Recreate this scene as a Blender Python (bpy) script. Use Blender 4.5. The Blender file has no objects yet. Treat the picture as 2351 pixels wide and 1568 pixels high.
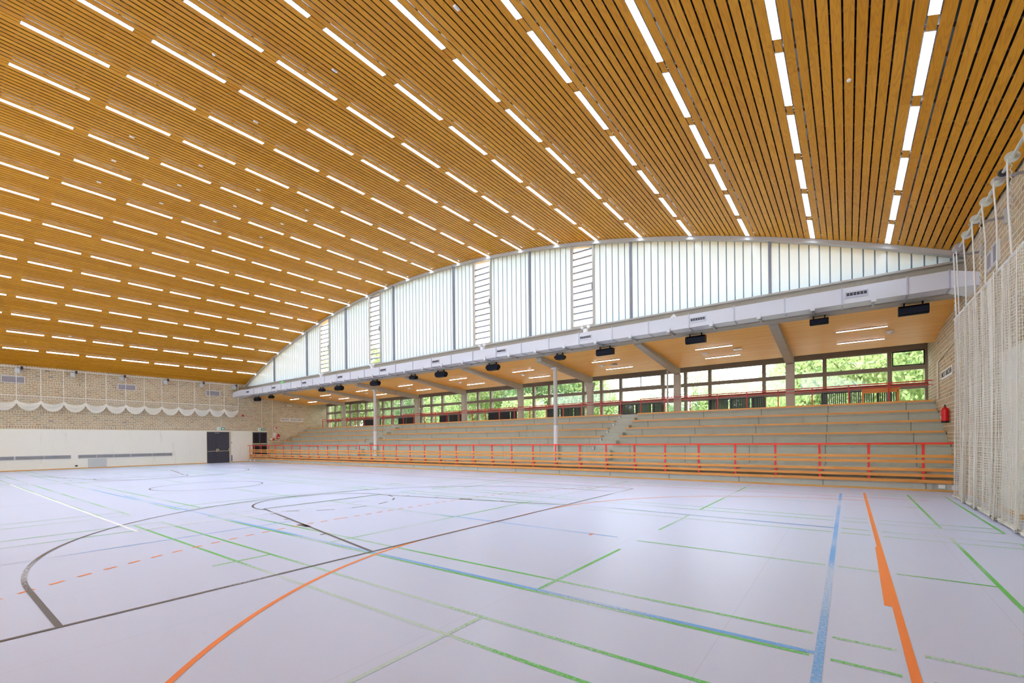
import bpy, math, random
import numpy as np
from mathutils import Vector, Matrix
random.seed(7)
COL = bpy.context.scene.collection
PI = math.pi

# ------------------------------------------------------------------ colours and shader helpers
def lin(c):
    c = c / 255.0
    return c / 12.92 if c <= 0.04045 else ((c + 0.055) / 1.055) ** 2.4
def rgb(r, g, b): return (lin(r), lin(g), lin(b), 1.0)

class NT:
    def __init__(s, name):
        s.m = bpy.data.materials.new(name); s.m.use_nodes = True
        s.t = s.m.node_tree; s.t.nodes.clear()
        s.out = s.n('ShaderNodeOutputMaterial')
    def n(s, typ, **kw):
        nd = s.t.nodes.new(typ)
        for k, v in kw.items(): setattr(nd, k, v)
        return nd
    def l(s, a, b): s.t.links.new(a, b)
    def setin(s, sock, v):
        if isinstance(v, bpy.types.NodeSocket): s.l(v, sock)
        else: sock.default_value = v
    def math(s, op, a, b=0.0, c=None):
        nd = s.n('ShaderNodeMath', operation=op)
        s.setin(nd.inputs[0], a); s.setin(nd.inputs[1], b)
        if c is not None: s.setin(nd.inputs[2], c)
        return nd.outputs[0]
    def mix(s, f, a, b, mode='MIX'):
        nd = s.n('ShaderNodeMix', data_type='RGBA', blend_type=mode)
        s.setin(nd.inputs[0], f); s.setin(nd.inputs[6], a); s.setin(nd.inputs[7], b)
        return nd.outputs[2]
    def pos(s):
        g = s.n('ShaderNodeNewGeometry'); x = s.n('ShaderNodeSeparateXYZ'); s.l(g.outputs['Position'], x.inputs[0])
        return g, x.outputs[0], x.outputs[1], x.outputs[2]
    def comb(s, x, y, z):
        nd = s.n('ShaderNodeCombineXYZ')
        for i, v in enumerate((x, y, z)): s.setin(nd.inputs[i], v)
        return nd.outputs[0]
    def noise(s, vec, scale, detail=3.0, rough=0.55, dist=0.0):
        nd = s.n('ShaderNodeTexNoise'); s.setin(nd.inputs['Vector'], vec)
        nd.inputs['Scale'].default_value = scale; nd.inputs['Detail'].default_value = detail
        nd.inputs['Roughness'].default_value = rough; nd.inputs['Distortion'].default_value = dist
        return nd.outputs[0]
    def ramp(s, f, stops):
        nd = s.n('ShaderNodeValToRGB'); s.setin(nd.inputs[0], f)
        e = nd.color_ramp.elements
        while len(e) < len(stops): e.new(0.5)
        for i, (p, c) in enumerate(stops): e[i].position = p; e[i].color = c
        return nd.outputs[0]
    def step(s, a, lo, hi):
        nd = s.n('ShaderNodeMapRange', interpolation_type='SMOOTHSTEP')
        s.setin(nd.inputs[0], a); nd.inputs[1].default_value = lo; nd.inputs[2].default_value = hi
        return nd.outputs[0]
    def white(s, vec):
        nd = s.n('ShaderNodeTexWhiteNoise', noise_dimensions='3D'); s.setin(nd.inputs['Vector'], vec); return nd.outputs[0]
    def bsdf(s, col, rough=0.5, metal=0.0, spec=0.5, bump=None, bstr=0.2, bdist=0.01):
        b = s.n('ShaderNodeBsdfPrincipled')
        s.setin(b.inputs['Base Color'], col); s.setin(b.inputs['Roughness'], rough)
        b.inputs['Metallic'].default_value = metal; b.inputs['Specular IOR Level'].default_value = spec
        if bump is not None:
            bp = s.n('ShaderNodeBump'); bp.inputs['Strength'].default_value = bstr; bp.inputs['Distance'].default_value = bdist
            s.l(bump, bp.inputs['Height']); s.l(bp.outputs[0], b.inputs['Normal'])
        s.l(b.outputs[0], s.out.inputs[0])
        return b
    def shift(s, col, f, amount):
        """multiply a colour by 1 +- amount driven by a 0..1 factor"""
        k = s.math('MULTIPLY_ADD', f, 2 * amount, 1 - amount)
        return s.mix(1.0, col, s.comb(k, k, k), 'MULTIPLY')

MAT = {}
def plain(name, c, rough=0.5, metal=0.0, var=0.06, scale=3.0, spec=0.5):
    if name in MAT: return MAT[name]
    n = NT(name); g, x, y, z = n.pos()
    f = n.noise(g.outputs['Position'], scale, 4)
    n.bsdf(n.shift(rgb(*c), f, var), rough, metal, spec)
    MAT[name] = n.m; return n.m

def m_wood_ceiling():
    n = NT('ceiling_wood'); g, x, y, z = n.pos()
    r = g.outputs['Random Per Island']
    off = n.math('MULTIPLY', r, 37.0)
    v = n.comb(n.math('MULTIPLY', x, 5.5), n.math('MULTIPLY_ADD', y, 0.55, off), n.math('MULTIPLY', off, 3.1))
    a = n.noise(v, 1.0, 2.0, 0.5, 0.35)
    rings = n.math('ABSOLUTE', n.math('SINE', n.math('MULTIPLY', a, 42.0)))
    rings = n.math('POWER', rings, 0.6)
    fine = n.noise(n.comb(n.math('MULTIPLY', x, 60.0), n.math('MULTIPLY', y, 2.0), off), 1.0, 3)
    base = n.ramp(r, [(0.0, rgb(202, 134, 14)), (0.35, rgb(211, 143, 24)), (0.7, rgb(218, 151, 34)), (1.0, rgb(204, 136, 26))])
    dark = n.mix(1.0, base, (0.62, 0.52, 0.42, 1), 'MULTIPLY')
    c = n.mix(n.math('MULTIPLY', n.math('SUBTRACT', 1.0, rings), 0.62), base, dark)
    c = n.shift(c, fine, 0.07)
    knots = n.noise(n.comb(n.math('MULTIPLY', x, 9.0), n.math('MULTIPLY_ADD', y, 2.2, off), 3.0), 1.0, 1.0)
    c = n.mix(n.math('MULTIPLY', n.step(knots, 0.73, 0.78), 0.5), c, rgb(110, 55, 22))
    n.bsdf(c, 0.45, 0, 0.24)
    return n.m

def m_wood(name, c0, c1, axis='x', rough=0.4):
    n = NT(name); g, x, y, z = n.pos()
    r = g.outputs['Random Per Island']
    off = n.math('MULTIPLY', r, 19.0)
    if axis == 'x': v = n.comb(n.math('MULTIPLY_ADD', x, 1.2, off), n.math('MULTIPLY', y, 22.0), n.math('MULTIPLY', z, 30.0))
    else: v = n.comb(n.math('MULTIPLY', x, 22.0), n.math('MULTIPLY_ADD', y, 1.2, off), n.math('MULTIPLY', z, 22.0))
    f = n.noise(v, 1.0, 4)
    c = n.mix(n.step(f, 0.3, 0.7), rgb(*c0), rgb(*c1))
    c = n.shift(c, r, 0.08)
    n.bsdf(c, rough)
    return n.m

def m_soffit():
    n = NT('soffit_wood'); g, x, y, z = n.pos()
    pitch = 0.1
    row = n.math('FLOOR', n.math('DIVIDE', y, pitch)); fy = n.math('FRACT', n.math('DIVIDE', y, pitch))
    w1 = n.white(n.comb(row, 3.0, 0.0))
    bx = n.math('FLOOR', n.math('MULTIPLY_ADD', w1, 3.0, n.math('DIVIDE', x, 2.4)))
    rnd = n.white(n.comb(row, bx, 1.0))
    grain = n.noise(n.comb(n.math('MULTIPLY', x, 1.2), n.math('MULTIPLY', y, 26.0), n.math('MULTIPLY', rnd, 9.0)), 1.0, 3)
    c = n.ramp(rnd, [(0, rgb(248, 178, 78)), (0.5, rgb(252, 186, 84)), (1, rgb(254, 194, 94))])
    c = n.shift(c, grain, 0.1)
    line = n.math('LESS_THAN', fy, 0.12)
    c = n.mix(n.math('MULTIPLY', line, 0.55), c, rgb(96, 56, 24))
    n.bsdf(c, 0.45, 0, 0.3)
    return n.m

def m_brick():
    n = NT('beige_brick'); g, x, y, z = n.pos()
    P = 0.97; hs = 0.22; hc = 0.125
    nx = n.n('ShaderNodeSeparateXYZ'); n.l(g.outputs['Normal'], nx.inputs[0])
    sidewall = n.math('GREATER_THAN', n.math('ABSOLUTE', nx.outputs[0]), 0.5)
    u = n.math('ADD', n.math('MULTIPLY', y, sidewall), n.math('MULTIPLY', x, n.math('SUBTRACT', 1.0, sidewall)))
    zz = n.math('DIVIDE', n.math('SUBTRACT', z, 2.69 - 0.97 * 6), P)
    per = n.math('FLOOR', zz)
    s = n.math('MULTIPLY', n.math('FRACT', zz), P)
    sold = n.math('LESS_THAN', s, hs)
    q = n.math('DIVIDE', n.math('SUBTRACT', s, hs), hc)
    ci = n.math('FLOOR', q)
    fyc = n.math('FRACT', q); fys = n.math('DIVIDE', s, hs)
    nosold = n.math('SUBTRACT', 1.0, sold)
    hgt = n.math('ADD', n.math('MULTIPLY', sold, hs), n.math('MULTIPLY', nosold, hc))
    fy = n.math('ADD', n.math('MULTIPLY', fys, sold), n.math('MULTIPLY', fyc, nosold))
    wid = n.math('ADD', n.math('MULTIPLY', sold, 0.125), n.math('MULTIPLY', nosold, 0.29))
    odd = n.math('MULTIPLY', n.math('MODULO', n.math('ADD', ci, 10.0), 2.0), 0.5)
    ux = n.math('ADD', n.math('DIVIDE', u, wid), n.math('MULTIPLY', odd, nosold))
    fx = n.math('FRACT', ux); ix = n.math('FLOOR', ux)
    mt = 0.021
    mx = n.math('LESS_THAN', n.math('MULTIPLY', fx, wid), mt)
    my = n.math('LESS_THAN', n.math('MULTIPLY', fy, hgt), mt)
    mort = n.math('MAXIMUM', mx, my)
    rnd = n.white(n.comb(ix, n.math('ADD', n.math('MULTIPLY', per, 9.0), ci), sold))
    bc = n.ramp(rnd, [(0, rgb(172, 156, 126)), (0.3, rgb(190, 172, 138)), (0.6, rgb(198, 178, 142)), (0.85, rgb(192, 166, 128)), (0.97, rgb(182, 152, 120)), (1, rgb(150, 138, 124))])
    nz = n.noise(g.outputs['Position'], 24.0, 3)
    bc = n.shift(bc, nz, 0.1)
    big = n.noise(g.outputs['Position'], 0.5, 3)
    c = n.mix(mort, bc, rgb(234, 226, 206))
    c = n.shift(c, big, 0.07)
    n.bsdf(c, 0.85, 0, 0.2, n.math('SUBTRACT', 1.0, mort), 0.35, 0.006)
    return n.m

def m_concrete(name, c, amount=0.1, joints=None, rough=0.8, rough_boards=False):
    n = NT(name); g, x, y, z = n.pos()
    a = n.noise(g.outputs['Position'], 1.1, 5, 0.65)
    b = n.noise(g.outputs['Position'], 14.0, 4, 0.6)
    c_ = n.shift(rgb(*c), a, amount); c_ = n.shift(c_, b, amount * 0.6)
    st = n.noise(n.comb(n.math('MULTIPLY', x, 2.2), n.math('MULTIPLY', y, 2.2), n.math('MULTIPLY', z, 0.35)), 1.0, 4, 0.7)
    c_ = n.mix(n.math('MULTIPLY', n.step(st, 0.56, 0.75), 0.22), c_, n.mix(1.0, rgb(*c), rgb(150, 140, 120), 'MULTIPLY'))
    if joints:
        fj = n.math('FRACT', n.math('DIVIDE', n.math('ADD', x, 0.7), joints))
        jl = n.math('LESS_THAN', fj, 0.035 / joints)
        c_ = n.mix(n.math('MULTIPLY', jl, 0.55), c_, rgb(70, 64, 54))
    if rough_boards:
        gr = n.noise(n.comb(n.math('MULTIPLY', x, 1.0), n.math('MULTIPLY', y, 1.0), n.math('MULTIPLY', z, 26.0)), 1.0, 3)
        c_ = n.shift(c_, gr, 0.12)
    n.bsdf(c_, rough, 0, 0.25, b, 0.15, 0.01)
    return n.m

def m_floor():
    n = NT('sports_floor'); g, x, y, z = n.pos()
    P = g.outputs['Position']
    a = n.noise(P, 0.35, 4, 0.6); b = n.noise(P, 60.0, 3, 0.7); s = n.noise(n.comb(n.math('MULTIPLY', x, 3.0), n.math('MULTIPLY', y, 9.0), 0.0), 1.0, 5, 0.75)
    c = n.shift(rgb(205, 211, 234), a, 0.03); c = n.shift(c, b, 0.05)
    c = n.mix(n.math('MULTIPLY', n.step(s, 0.62, 0.8), 0.3), c, rgb(170, 168, 182))
    sp = n.noise(P, 190.0, 1.0)
    c = n.mix(n.math('MULTIPLY', n.step(sp, 0.68, 0.74), 0.3), c, rgb(150, 146, 160))
    # seams of the sheets
    fx = n.math('FRACT', n.math('DIVIDE', n.math('ADD', x, 0.87), 2.0))
    c = n.mix(n.math('MULTIPLY', n.math('LESS_THAN', fx, 0.0022), 0.35), c, rgb(150, 140, 130))
    n.bsdf(c, n.math('MULTIPLY_ADD', a, 0.12, 0.26), 0, 0.45)
    return n.m

def m_line(name, c, wear=0.35):
    """painted line with worn places where the floor shows through"""
    n = NT(name); g, x, y, z = n.pos(); P = g.outputs['Position']
    big = n.noise(P, 0.28, 2.0); fine = n.noise(n.comb(n.math('MULTIPLY', x, 40.0), n.math('MULTIPLY', y, 40.0), 0), 1.0, 4, 0.7)
    k = n.math('ADD', n.math('MULTIPLY', big, 0.9), n.math('MULTIPLY', fine, 0.5))
    f = n.step(k, 1.0 - wear, 1.06 - wear * 0.7)
    col = n.mix(n.math('MULTIPLY', f, 0.78), rgb(*c), rgb(216, 220, 230))
    n.bsdf(col, 0.4, 0, 0.4)
    MAT[name] = n.m; return n.m

def m_clear():
    n = NT('clear_glass')
    tr = n.n('ShaderNodeBsdfTransparent'); tr.inputs[0].default_value = (0.97, 0.99, 0.98, 1)
    gl = n.n('ShaderNodeBsdfGlossy'); gl.inputs['Roughness'].default_value = 0.03
    mx = n.n('ShaderNodeMixShader'); lw = n.n('ShaderNodeLayerWeight'); lw.inputs[0].default_value = 0.25
    f = n.math('MULTIPLY_ADD', lw.outputs['Fresnel'], 0.35, 0.03)
    n.l(f, mx.inputs[0]); n.l(tr.outputs[0], mx.inputs[1]); n.l(gl.outputs[0], mx.inputs[2]); n.l(mx.outputs[0], n.out.inputs[0])
    return n.m

def m_milk(name, c, trans=0.9, gloss=0.06):
    n = NT(name)
    t = n.n('ShaderNodeBsdfTranslucent'); t.inputs[0].default_value = rgb(*c)
    d = n.n('ShaderNodeBsdfDiffuse'); d.inputs[0].default_value = rgb(*c)
    g = n.n('ShaderNodeBsdfGlossy'); g.inputs['Roughness'].default_value = 0.25
    m1 = n.n('ShaderNodeMixShader'); m1.inputs[0].default_value = trans
    m2 = n.n('ShaderNodeMixShader'); m2.inputs[0].default_value = gloss
    n.l(d.outputs[0], m1.inputs[1]); n.l(t.outputs[0], m1.inputs[2]); n.l(m1.outputs[0], m2.inputs[1]); n.l(g.outputs[0], m2.inputs[2]); n.l(m2.outputs[0], n.out.inputs[0])
    return n.m

def m_emit(name, c, strength):
    n = NT(name); e = n.n('ShaderNodeEmission'); e.inputs[0].default_value = c; e.inputs[1].default_value = strength
    n.l(e.outputs[0], n.out.inputs[0]); return n.m

def m_leaf(name, a, b):
    n = NT(name); g, x, y, z = n.pos()
    r = g.outputs['Random Per Island']
    c = n.mix(r, rgb(*a), rgb(*b))
    d = n.n('ShaderNodeBsdfDiffuse'); t = n.n('ShaderNodeBsdfTranslucent'); n.l(c, d.inputs[0]); n.l(c, t.inputs[0])
    m = n.n('ShaderNodeMixShader'); m.inputs[0].default_value = 0.5
    n.l(d.outputs[0], m.inputs[1]); n.l(t.outputs[0], m.inputs[2]); n.l(m.outputs[0], n.out.inputs[0]); return n.m

M_CEIL = m_wood_ceiling(); M_SOF = m_soffit(); M_BRICK = m_brick()
M_CONC = m_concrete('terrace_concrete', (194, 197, 184), 0.12, joints=2.5)
M_CONCB = m_concrete('fairfaced_concrete', (184, 176, 160), 0.12, rough_boards=True)
M_CONCW = m_concrete('window_frame_concrete', (150, 136, 118), 0.14, rough_boards=True)
M_BAND = m_concrete('smooth_grey_render', (245, 242, 228), 0.025)
M_FLOOR = m_floor(); M_CLEAR = m_clear()
M_MILK = m_milk('milky_channel_glass', (141, 148, 152))
M_MILK2 = m_milk('clear_milky_glass', (252, 253, 254), 0.97, 0.03); M_RIB = m_milk('glass_flange', (112, 130, 146), 0.95)
M_DARK = plain('dark_void', (26, 20, 20), 0.9)
M_BATTEN = plain('dark_batten', (96, 86, 92), 0.8)
M_SLAT = m_wood('railing_board_wood', (208, 134, 54), (228, 158, 76))
M_BENCH = m_wood('bench_board_wood', (222, 154, 76), (240, 180, 104))
M_TRIMW = m_wood('skirting_wood', (206, 150, 74), (224, 172, 96))
M_RED = plain('red_paint', (232, 54, 36), 0.35, 0, 0.05)
M_RED2 = plain('dark_red_paint', (196, 36, 32), 0.35, 0, 0.05)
M_DUCT = plain('duct_sheet_metal', (216, 216, 220), 0.38, 0.0, 0.04, 1.5)
M_DUCT2 = plain('galvanised_flange', (186, 186, 196), 0.35, 0.3, 0.06)
M_STEEL = plain('grey_steel', (170, 168, 170), 0.4, 0.4, 0.06)
M_ARCH = plain('light_grey_beam_paint', (186, 182, 174), 0.5, 0.0, 0.04)
M_MULL = plain('grey_mullion', (128, 132, 142), 0.5)
M_WHITE = plain('white_paint', (240, 240, 240), 0.4)
M_COLW = plain('column_paint', (204, 200, 194), 0.4, 0, 0.04); M_COLB = plain('bright_column_sleeve', (238, 236, 240), 0.35, 0, 0.03)
M_SPK = plain('black_speaker_cabinet', (16, 14, 22), 0.5, 0, 0.06, 3, 0.25); M_GRL = plain('speaker_grille', (26, 28, 42), 0.7, 0, 0.06, 3, 0.2)
M_LAMP = m_emit('lamp_light', (0.77, 0.96, 1.19, 1), 52.0)
M_LAMP2 = m_emit('soffit_lamp_light', (0.84, 0.97, 1.12, 1), 80.0)
M_FIN = plain('white_louvre', (246, 244, 246), 0.35); M_HOUS = plain('lamp_housing', (226, 222, 226), 0.4)
M_NET = plain('cream_net_cord', (255, 251, 240), 0.9, 0, 0.02); M_ROPE = plain('white_rope', (240, 238, 232), 0.9)
M_SHAFT = plain('pale_green_grey_shaft', (206, 208, 196), 0.4)
M_DOOR = plain('anthracite_door', (58, 56, 66), 0.45, 0, 0.03); M_FRAME = plain('beige_door_frame', (196, 186, 160), 0.5)
M_DGLASS = plain('dark_door_glass', (34, 26, 36), 0.1, 0, 0.04); M_BAR = plain('pale_metal_bar', (216, 208, 170), 0.35, 0.3)
M_BLACK = plain('black_lettering', (30, 30, 34), 0.6); M_GREEN = plain('green_sign_film', (0, 140, 88), 0.4)
M_SIGN = plain('white_sign_board', (236, 230, 226), 0.5, 0, 0.02); M_EXT = plain('extinguisher_red', (214, 16, 26), 0.25)
M_PANEL = plain('pale_grey_panel', (204, 208, 206), 0.5, 0, 0.02); M_GRIL = plain('grey_louvre_slats', (142, 146, 150), 0.5)
M_VENT = plain('perforated_vent', (176, 172, 178), 0.5); M_RAD = plain('dark_radiator', (52, 50, 56), 0.45)
M_DESK = m_wood('orange_desk_wood', (206, 124, 46), (222, 146, 66))
M_LEAF = [m_leaf('maple_leaf', (134, 156, 98), (190, 202, 140)), m_leaf('lime_leaf', (154, 172, 112), (206, 212, 156)), m_leaf('dark_leaf', (100, 130, 88), (160, 178, 130))]
M_BARK = plain('bark', (108, 96, 80), 0.9); M_GROUND = plain('outside_grass', (110, 138, 78), 0.95)
M_CAM = plain('cream_plastic', (226, 220, 200), 0.5)

# ------------------------------------------------------------------ mesh helpers
WORLD = {}      # object name -> world offset of its origin
class MB:
    def __init__(s): s.v = []; s.f = []; s.mi = []; s.m = 0
    def mat(s, i): s.m = i; return s
    def add(s, vs, fs):
        o = len(s.v); s.v += [tuple(v) for v in vs]; s.f += [tuple(i + o for i in f) for f in fs]; s.mi += [s.m] * len(fs); return s
    def box(s, x0, x1, y0, y1, z0, z1):
        return s.add([(x0, y0, z0), (x1, y0, z0), (x1, y1, z0), (x0, y1, z0), (x0, y0, z1), (x1, y0, z1), (x1, y1, z1), (x0, y1, z1)],
                     [(0, 3, 2, 1), (4, 5, 6, 7), (0, 1, 5, 4), (1, 2, 6, 5), (2, 3, 7, 6), (3, 0, 4, 7)])
    def hexa(s, p): # 8 points: bottom ring, top ring
        return s.add(p, [(0, 3, 2, 1), (4, 5, 6, 7), (0, 1, 5, 4), (1, 2, 6, 5), (2, 3, 7, 6), (3, 0, 4, 7)])
    def tube(s, pts, r, n=8, caps=True, r2=None):
        pts = [Vector(p) for p in pts]; rings = []
        for i, p in enumerate(pts):
            d = (pts[min(i + 1, len(pts) - 1)] - pts[max(i - 1, 0)]).normalized()
            up = Vector((0, 0, 1)) if abs(d.z) < 0.9 else Vector((0, 1, 0))
            a = d.cross(up).normalized(); b = a.cross(d).normalized()
            rr = r if r2 is None else r + (r2 - r) * i / max(1, len(pts) - 1)
            rings.append([p + a * rr * math.cos(2 * PI * k / n) + b * rr * math.sin(2 * PI * k / n) for k in range(n)])
        vs = [v for ring in rings for v in ring]; fs = []
        for i in range(len(rings) - 1):
            for k in range(n):
                fs.append((i * n + k, i * n + (k + 1) % n, (i + 1) * n + (k + 1) % n, (i + 1) * n + k))
        if caps: fs += [tuple(range(n))[::-1], tuple((len(rings) - 1) * n + k for k in range(n))]
        return s.add(vs, fs)
    def lathe(s, c, prof, n=16, axis='z'):
        vs = []
        for r, h in prof:
            for k in range(n):
                a = 2 * PI * k / n; u, v = r * math.cos(a), r * math.sin(a)
                vs.append({'z': (c[0] + u, c[1] + v, c[2] + h), 'y': (c[0] + u, c[1] + h, c[2] + v), 'x': (c[0] + h, c[1] + u, c[2] + v)}[axis])
        fs = [(i * n + k, i * n + (k + 1) % n, (i + 1) * n + (k + 1) % n, (i + 1) * n + k) for i in range(len(prof) - 1) for k in range(n)]
        fs += [tuple(range(n)), tuple((len(prof) - 1) * n + k for k in range(n))[::-1]]
        return s.add(vs, fs)
    def prism(s, poly, axis, a, b):
        """polygon of 2-D points extruded along axis from a to b"""
        def P(p, t): return {'x': (t, p[0], p[1]), 'y': (p[0], t, p[1]), 'z': (p[0], p[1], t)}[axis]
        n = len(poly); vs = [P(p, a) for p in poly] + [P(p, b) for p in poly]
        fs = [(k, (k + 1) % n, n + (k + 1) % n, n + k) for k in range(n)] + [tuple(range(n))[::-1], tuple(range(n, 2 * n))]
        return s.add(vs, fs)
    def build(s, name, mats, parent=None, label=None, cat=None, group=None, kind=None, origin=None, smooth=False, bevel=0.0):
        if not isinstance(mats, (list, tuple)): mats = [mats]
        A = np.array(s.v, dtype=float)
        if parent is not None: o = Vector(WORLD[parent.name]); loc = Vector((0, 0, 0)); sub = o
        else:
            if origin is None: origin = (float((A[:, 0].min() + A[:, 0].max()) / 2), float((A[:, 1].min() + A[:, 1].max()) / 2), float(A[:, 2].min()))
            sub = Vector(origin); loc = sub; o = sub
        A = A - np.array(sub)
        me = bpy.data.meshes.new(name); me.from_pydata(A.tolist(), [], s.f)
        for m in mats: me.materials.append(m)
        if len(mats) > 1: me.polygons.foreach_set('material_index', s.mi)
        me.validate(); 
        import bmesh
        bm = bmesh.new(); bm.from_mesh(me); bmesh.ops.recalc_face_normals(bm, faces=bm.faces); bm.to_mesh(me); bm.free()
        if smooth: me.polygons.foreach_set('use_smooth', [True] * len(me.polygons))
        me.update()
        ob = bpy.data.objects.new(name, me); COL.objects.link(ob)
        ob.location = loc
        if parent is not None: ob.parent = parent
        WORLD[ob.name] = tuple(o)
        if bevel > 0:
            md = ob.modifiers.new('bevel', 'BEVEL'); md.width = bevel; md.segments = 2; md.limit_method = 'ANGLE'
        if label: ob['label'] = label
        if cat: ob['category'] = cat
        if group: ob['group'] = group
        if kind: ob['kind'] = kind
        return ob
def thing(name, label, cat, loc=(0, 0, 0), group=None, kind=None):
    o = bpy.data.objects.new(name, None); COL.objects.link(o); o.location = loc; o.empty_display_size = 0.1
    if label: o['label'] = label
    if cat: o['category'] = cat
    if group: o['group'] = group
    if kind: o['kind'] = kind
    WORLD[o.name] = tuple(loc); return o
def copy_tree(o, loc=None, rot=None, label=None, group=None, parent=None, scale=None):
    c = o.copy(); COL.objects.link(c)
    if parent is not None: c.parent = parent
    if loc is not None: c.location = loc; WORLD[c.name] = tuple(loc)
    if rot is not None: c.rotation_euler = rot
    if scale is not None: c.scale = scale
    if label: c['label'] = label
    if group: c['group'] = group
    for ch in list(o.children): copy_tree(ch, parent=c)
    return c
def text_mesh(txt, size):
    cu = bpy.data.curves.new('lettering', 'FONT'); cu.body = txt; cu.size = size; cu.extrude = 0.003; cu.align_x = 'CENTER'; cu.align_y = 'CENTER'
    t = bpy.data.objects.new('tmp_text', cu); COL.objects.link(t)
    dg = bpy.context.evaluated_depsgraph_get(); me = bpy.data.meshes.new_from_object(t.evaluated_get(dg))
    bpy.data.objects.remove(t); return me
ORD = ['', 'first', 'second', 'third', 'fourth', 'fifth', 'sixth', 'seventh', 'eighth', 'ninth', 'tenth', 'eleventh', 'twelfth', 'thirteenth', 'fourteenth', 'fifteenth', 'sixteenth',
       'seventeenth', 'eighteenth', 'nineteenth', 'twentieth', 'twenty-first', 'twenty-second', 'twenty-third', 'twenty-fourth', 'twenty-fifth', 'twenty-sixth', 'twenty-seventh', 'twenty-eighth', 'twenty-ninth', 'thirtieth', 'thirty-first', 'thirty-second', 'thirty-third', 'thirty-fourth', 'thirty-fifth']

# ------------------------------------------------------------------ camera (values solved from the photograph's parallels)
F = 1034.32; HY = 226.75; YAW = 0.640014; ROLL = 0.010814; EYE = 1.63
S_, C_ = math.sin(YAW), math.cos(YAW)
fwd = Vector((-S_, C_, 0)); rgt = Vector((C_, S_, 0)); up = Vector((0, 0, 1))
xc = math.cos(ROLL) * rgt - math.sin(ROLL) * up
yc = math.sin(ROLL) * rgt + math.cos(ROLL) * up
cam = bpy.data.cameras.new('camera'); co = bpy.data.objects.new('camera', cam); COL.objects.link(co)
co.matrix_world = Matrix(((xc.x, yc.x, -fwd.x, 0), (xc.y, yc.y, -fwd.y, 0), (xc.z, yc.z, -fwd.z, EYE), (0, 0, 0, 1)))
cam.sensor_width = 36.0; cam.lens = F / 2351 * 36.0; cam.shift_x = -2.45 / 2351; cam.shift_y = HY / 2351
cam.clip_start = 0.05; cam.clip_end = 300
bpy.context.scene.camera = co
def project(X, Y, Z):
    d = -S_ * X + C_ * Y; l = C_ * X + S_ * Y
    if d < 0.1: return None
    return (1175.5 + F * l / d, 784 + HY - F * (Z - EYE) / d)

# ------------------------------------------------------------------ main measures of the hall (metres)
XL, XR, YB = -42.33, 2.67, -9.0
YF = 17.9           # front face of the grandstand
XC, APX = -19.89, 11.25; RV = (22.56 ** 2 + 4.55 ** 2) / 9.1
def vz(x): return APX - RV + math.sqrt(RV * RV - (x - XC) ** 2)
def vslope(x): return -(x - XC) / math.sqrt(RV * RV - (x - XC) ** 2)
def tt(x): return max(0.0, min(1.0, (0.98 - x) / 18.0))
def yend(x): return 17.55 + 0.15 * tt(x)
YG = 17.8           # glazing plane of the arch
YW = 25.45          # window wall behind the grandstand

# ------------------------------------------------------------------ floor and its lines
fl = MB().box(XL - 0.4, XR + 0.4, YB - 0.3, 18.3, -0.2, 0.0).build('floor', M_FLOOR, kind='structure', origin=(0, 0, 0))
LG = m_line('green_line_paint', (84, 184, 60), 0.37); LB = m_line('blue_line_paint', (104, 170, 232), 0.36); LO = m_line('orange_line_paint', (242, 126, 10), 0.12)
LK = m_line('dark_line_paint', (80, 64, 44), 0.22); LW = m_line('white_line_paint', (244, 244, 244), 0.15); LR = m_line('red_line_paint', (214, 66, 72), 0.3)
ZL = 0.0015
def floor_part(name, mb, mat): mb.build(name, mat, fl)
def seg(mb, x0, y0, x1, y1, w, z=ZL):
    if abs(x1 - x0) < abs(y1 - y0): z += 0.0003
    d = Vector((x1 - x0, y1 - y0)); L = d.length; d /= L; nrm = Vector((-d.y, d.x)) * w / 2
    k = max(1, int(L / 2.0))
    for i in range(k):
        a = Vector((x0, y0)) + d * L * i / k; b = Vector((x0, y0)) + d * L * (i + 1) / k
        mb.add([(a.x - nrm.x, a.y - nrm.y, z), (b.x - nrm.x, b.y - nrm.y, z), (b.x + nrm.x, b.y + nrm.y, z), (a.x + nrm.x, a.y + nrm.y, z)], [(0, 1, 2, 3)])
def arc(mb, cx, cy, r, a0, a1, w, dash=None, z=ZL):
    L = abs(a1 - a0) * r; k = max(8, int(L / 0.12)) if not dash else int(L / dash)
    for i in range(k):
        if dash and i % 2: continue
        t0 = a0 + (a1 - a0) * i / k; t1 = a0 + (a1 - a0) * (i + 1) / k
        mb.add([(cx + (r - w / 2) * math.cos(t0), cy + (r - w / 2) * math.sin(t0), z), (cx + (r - w / 2) * math.cos(t1), cy + (r - w / 2) * math.sin(t1), z),
                (cx + (r + w / 2) * math.cos(t1), cy + (r + w / 2) * math.sin(t1), z), (cx + (r + w / 2) * math.cos(t0), cy + (r + w / 2) * math.sin(t0), z)], [(0, 1, 2, 3)])
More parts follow.
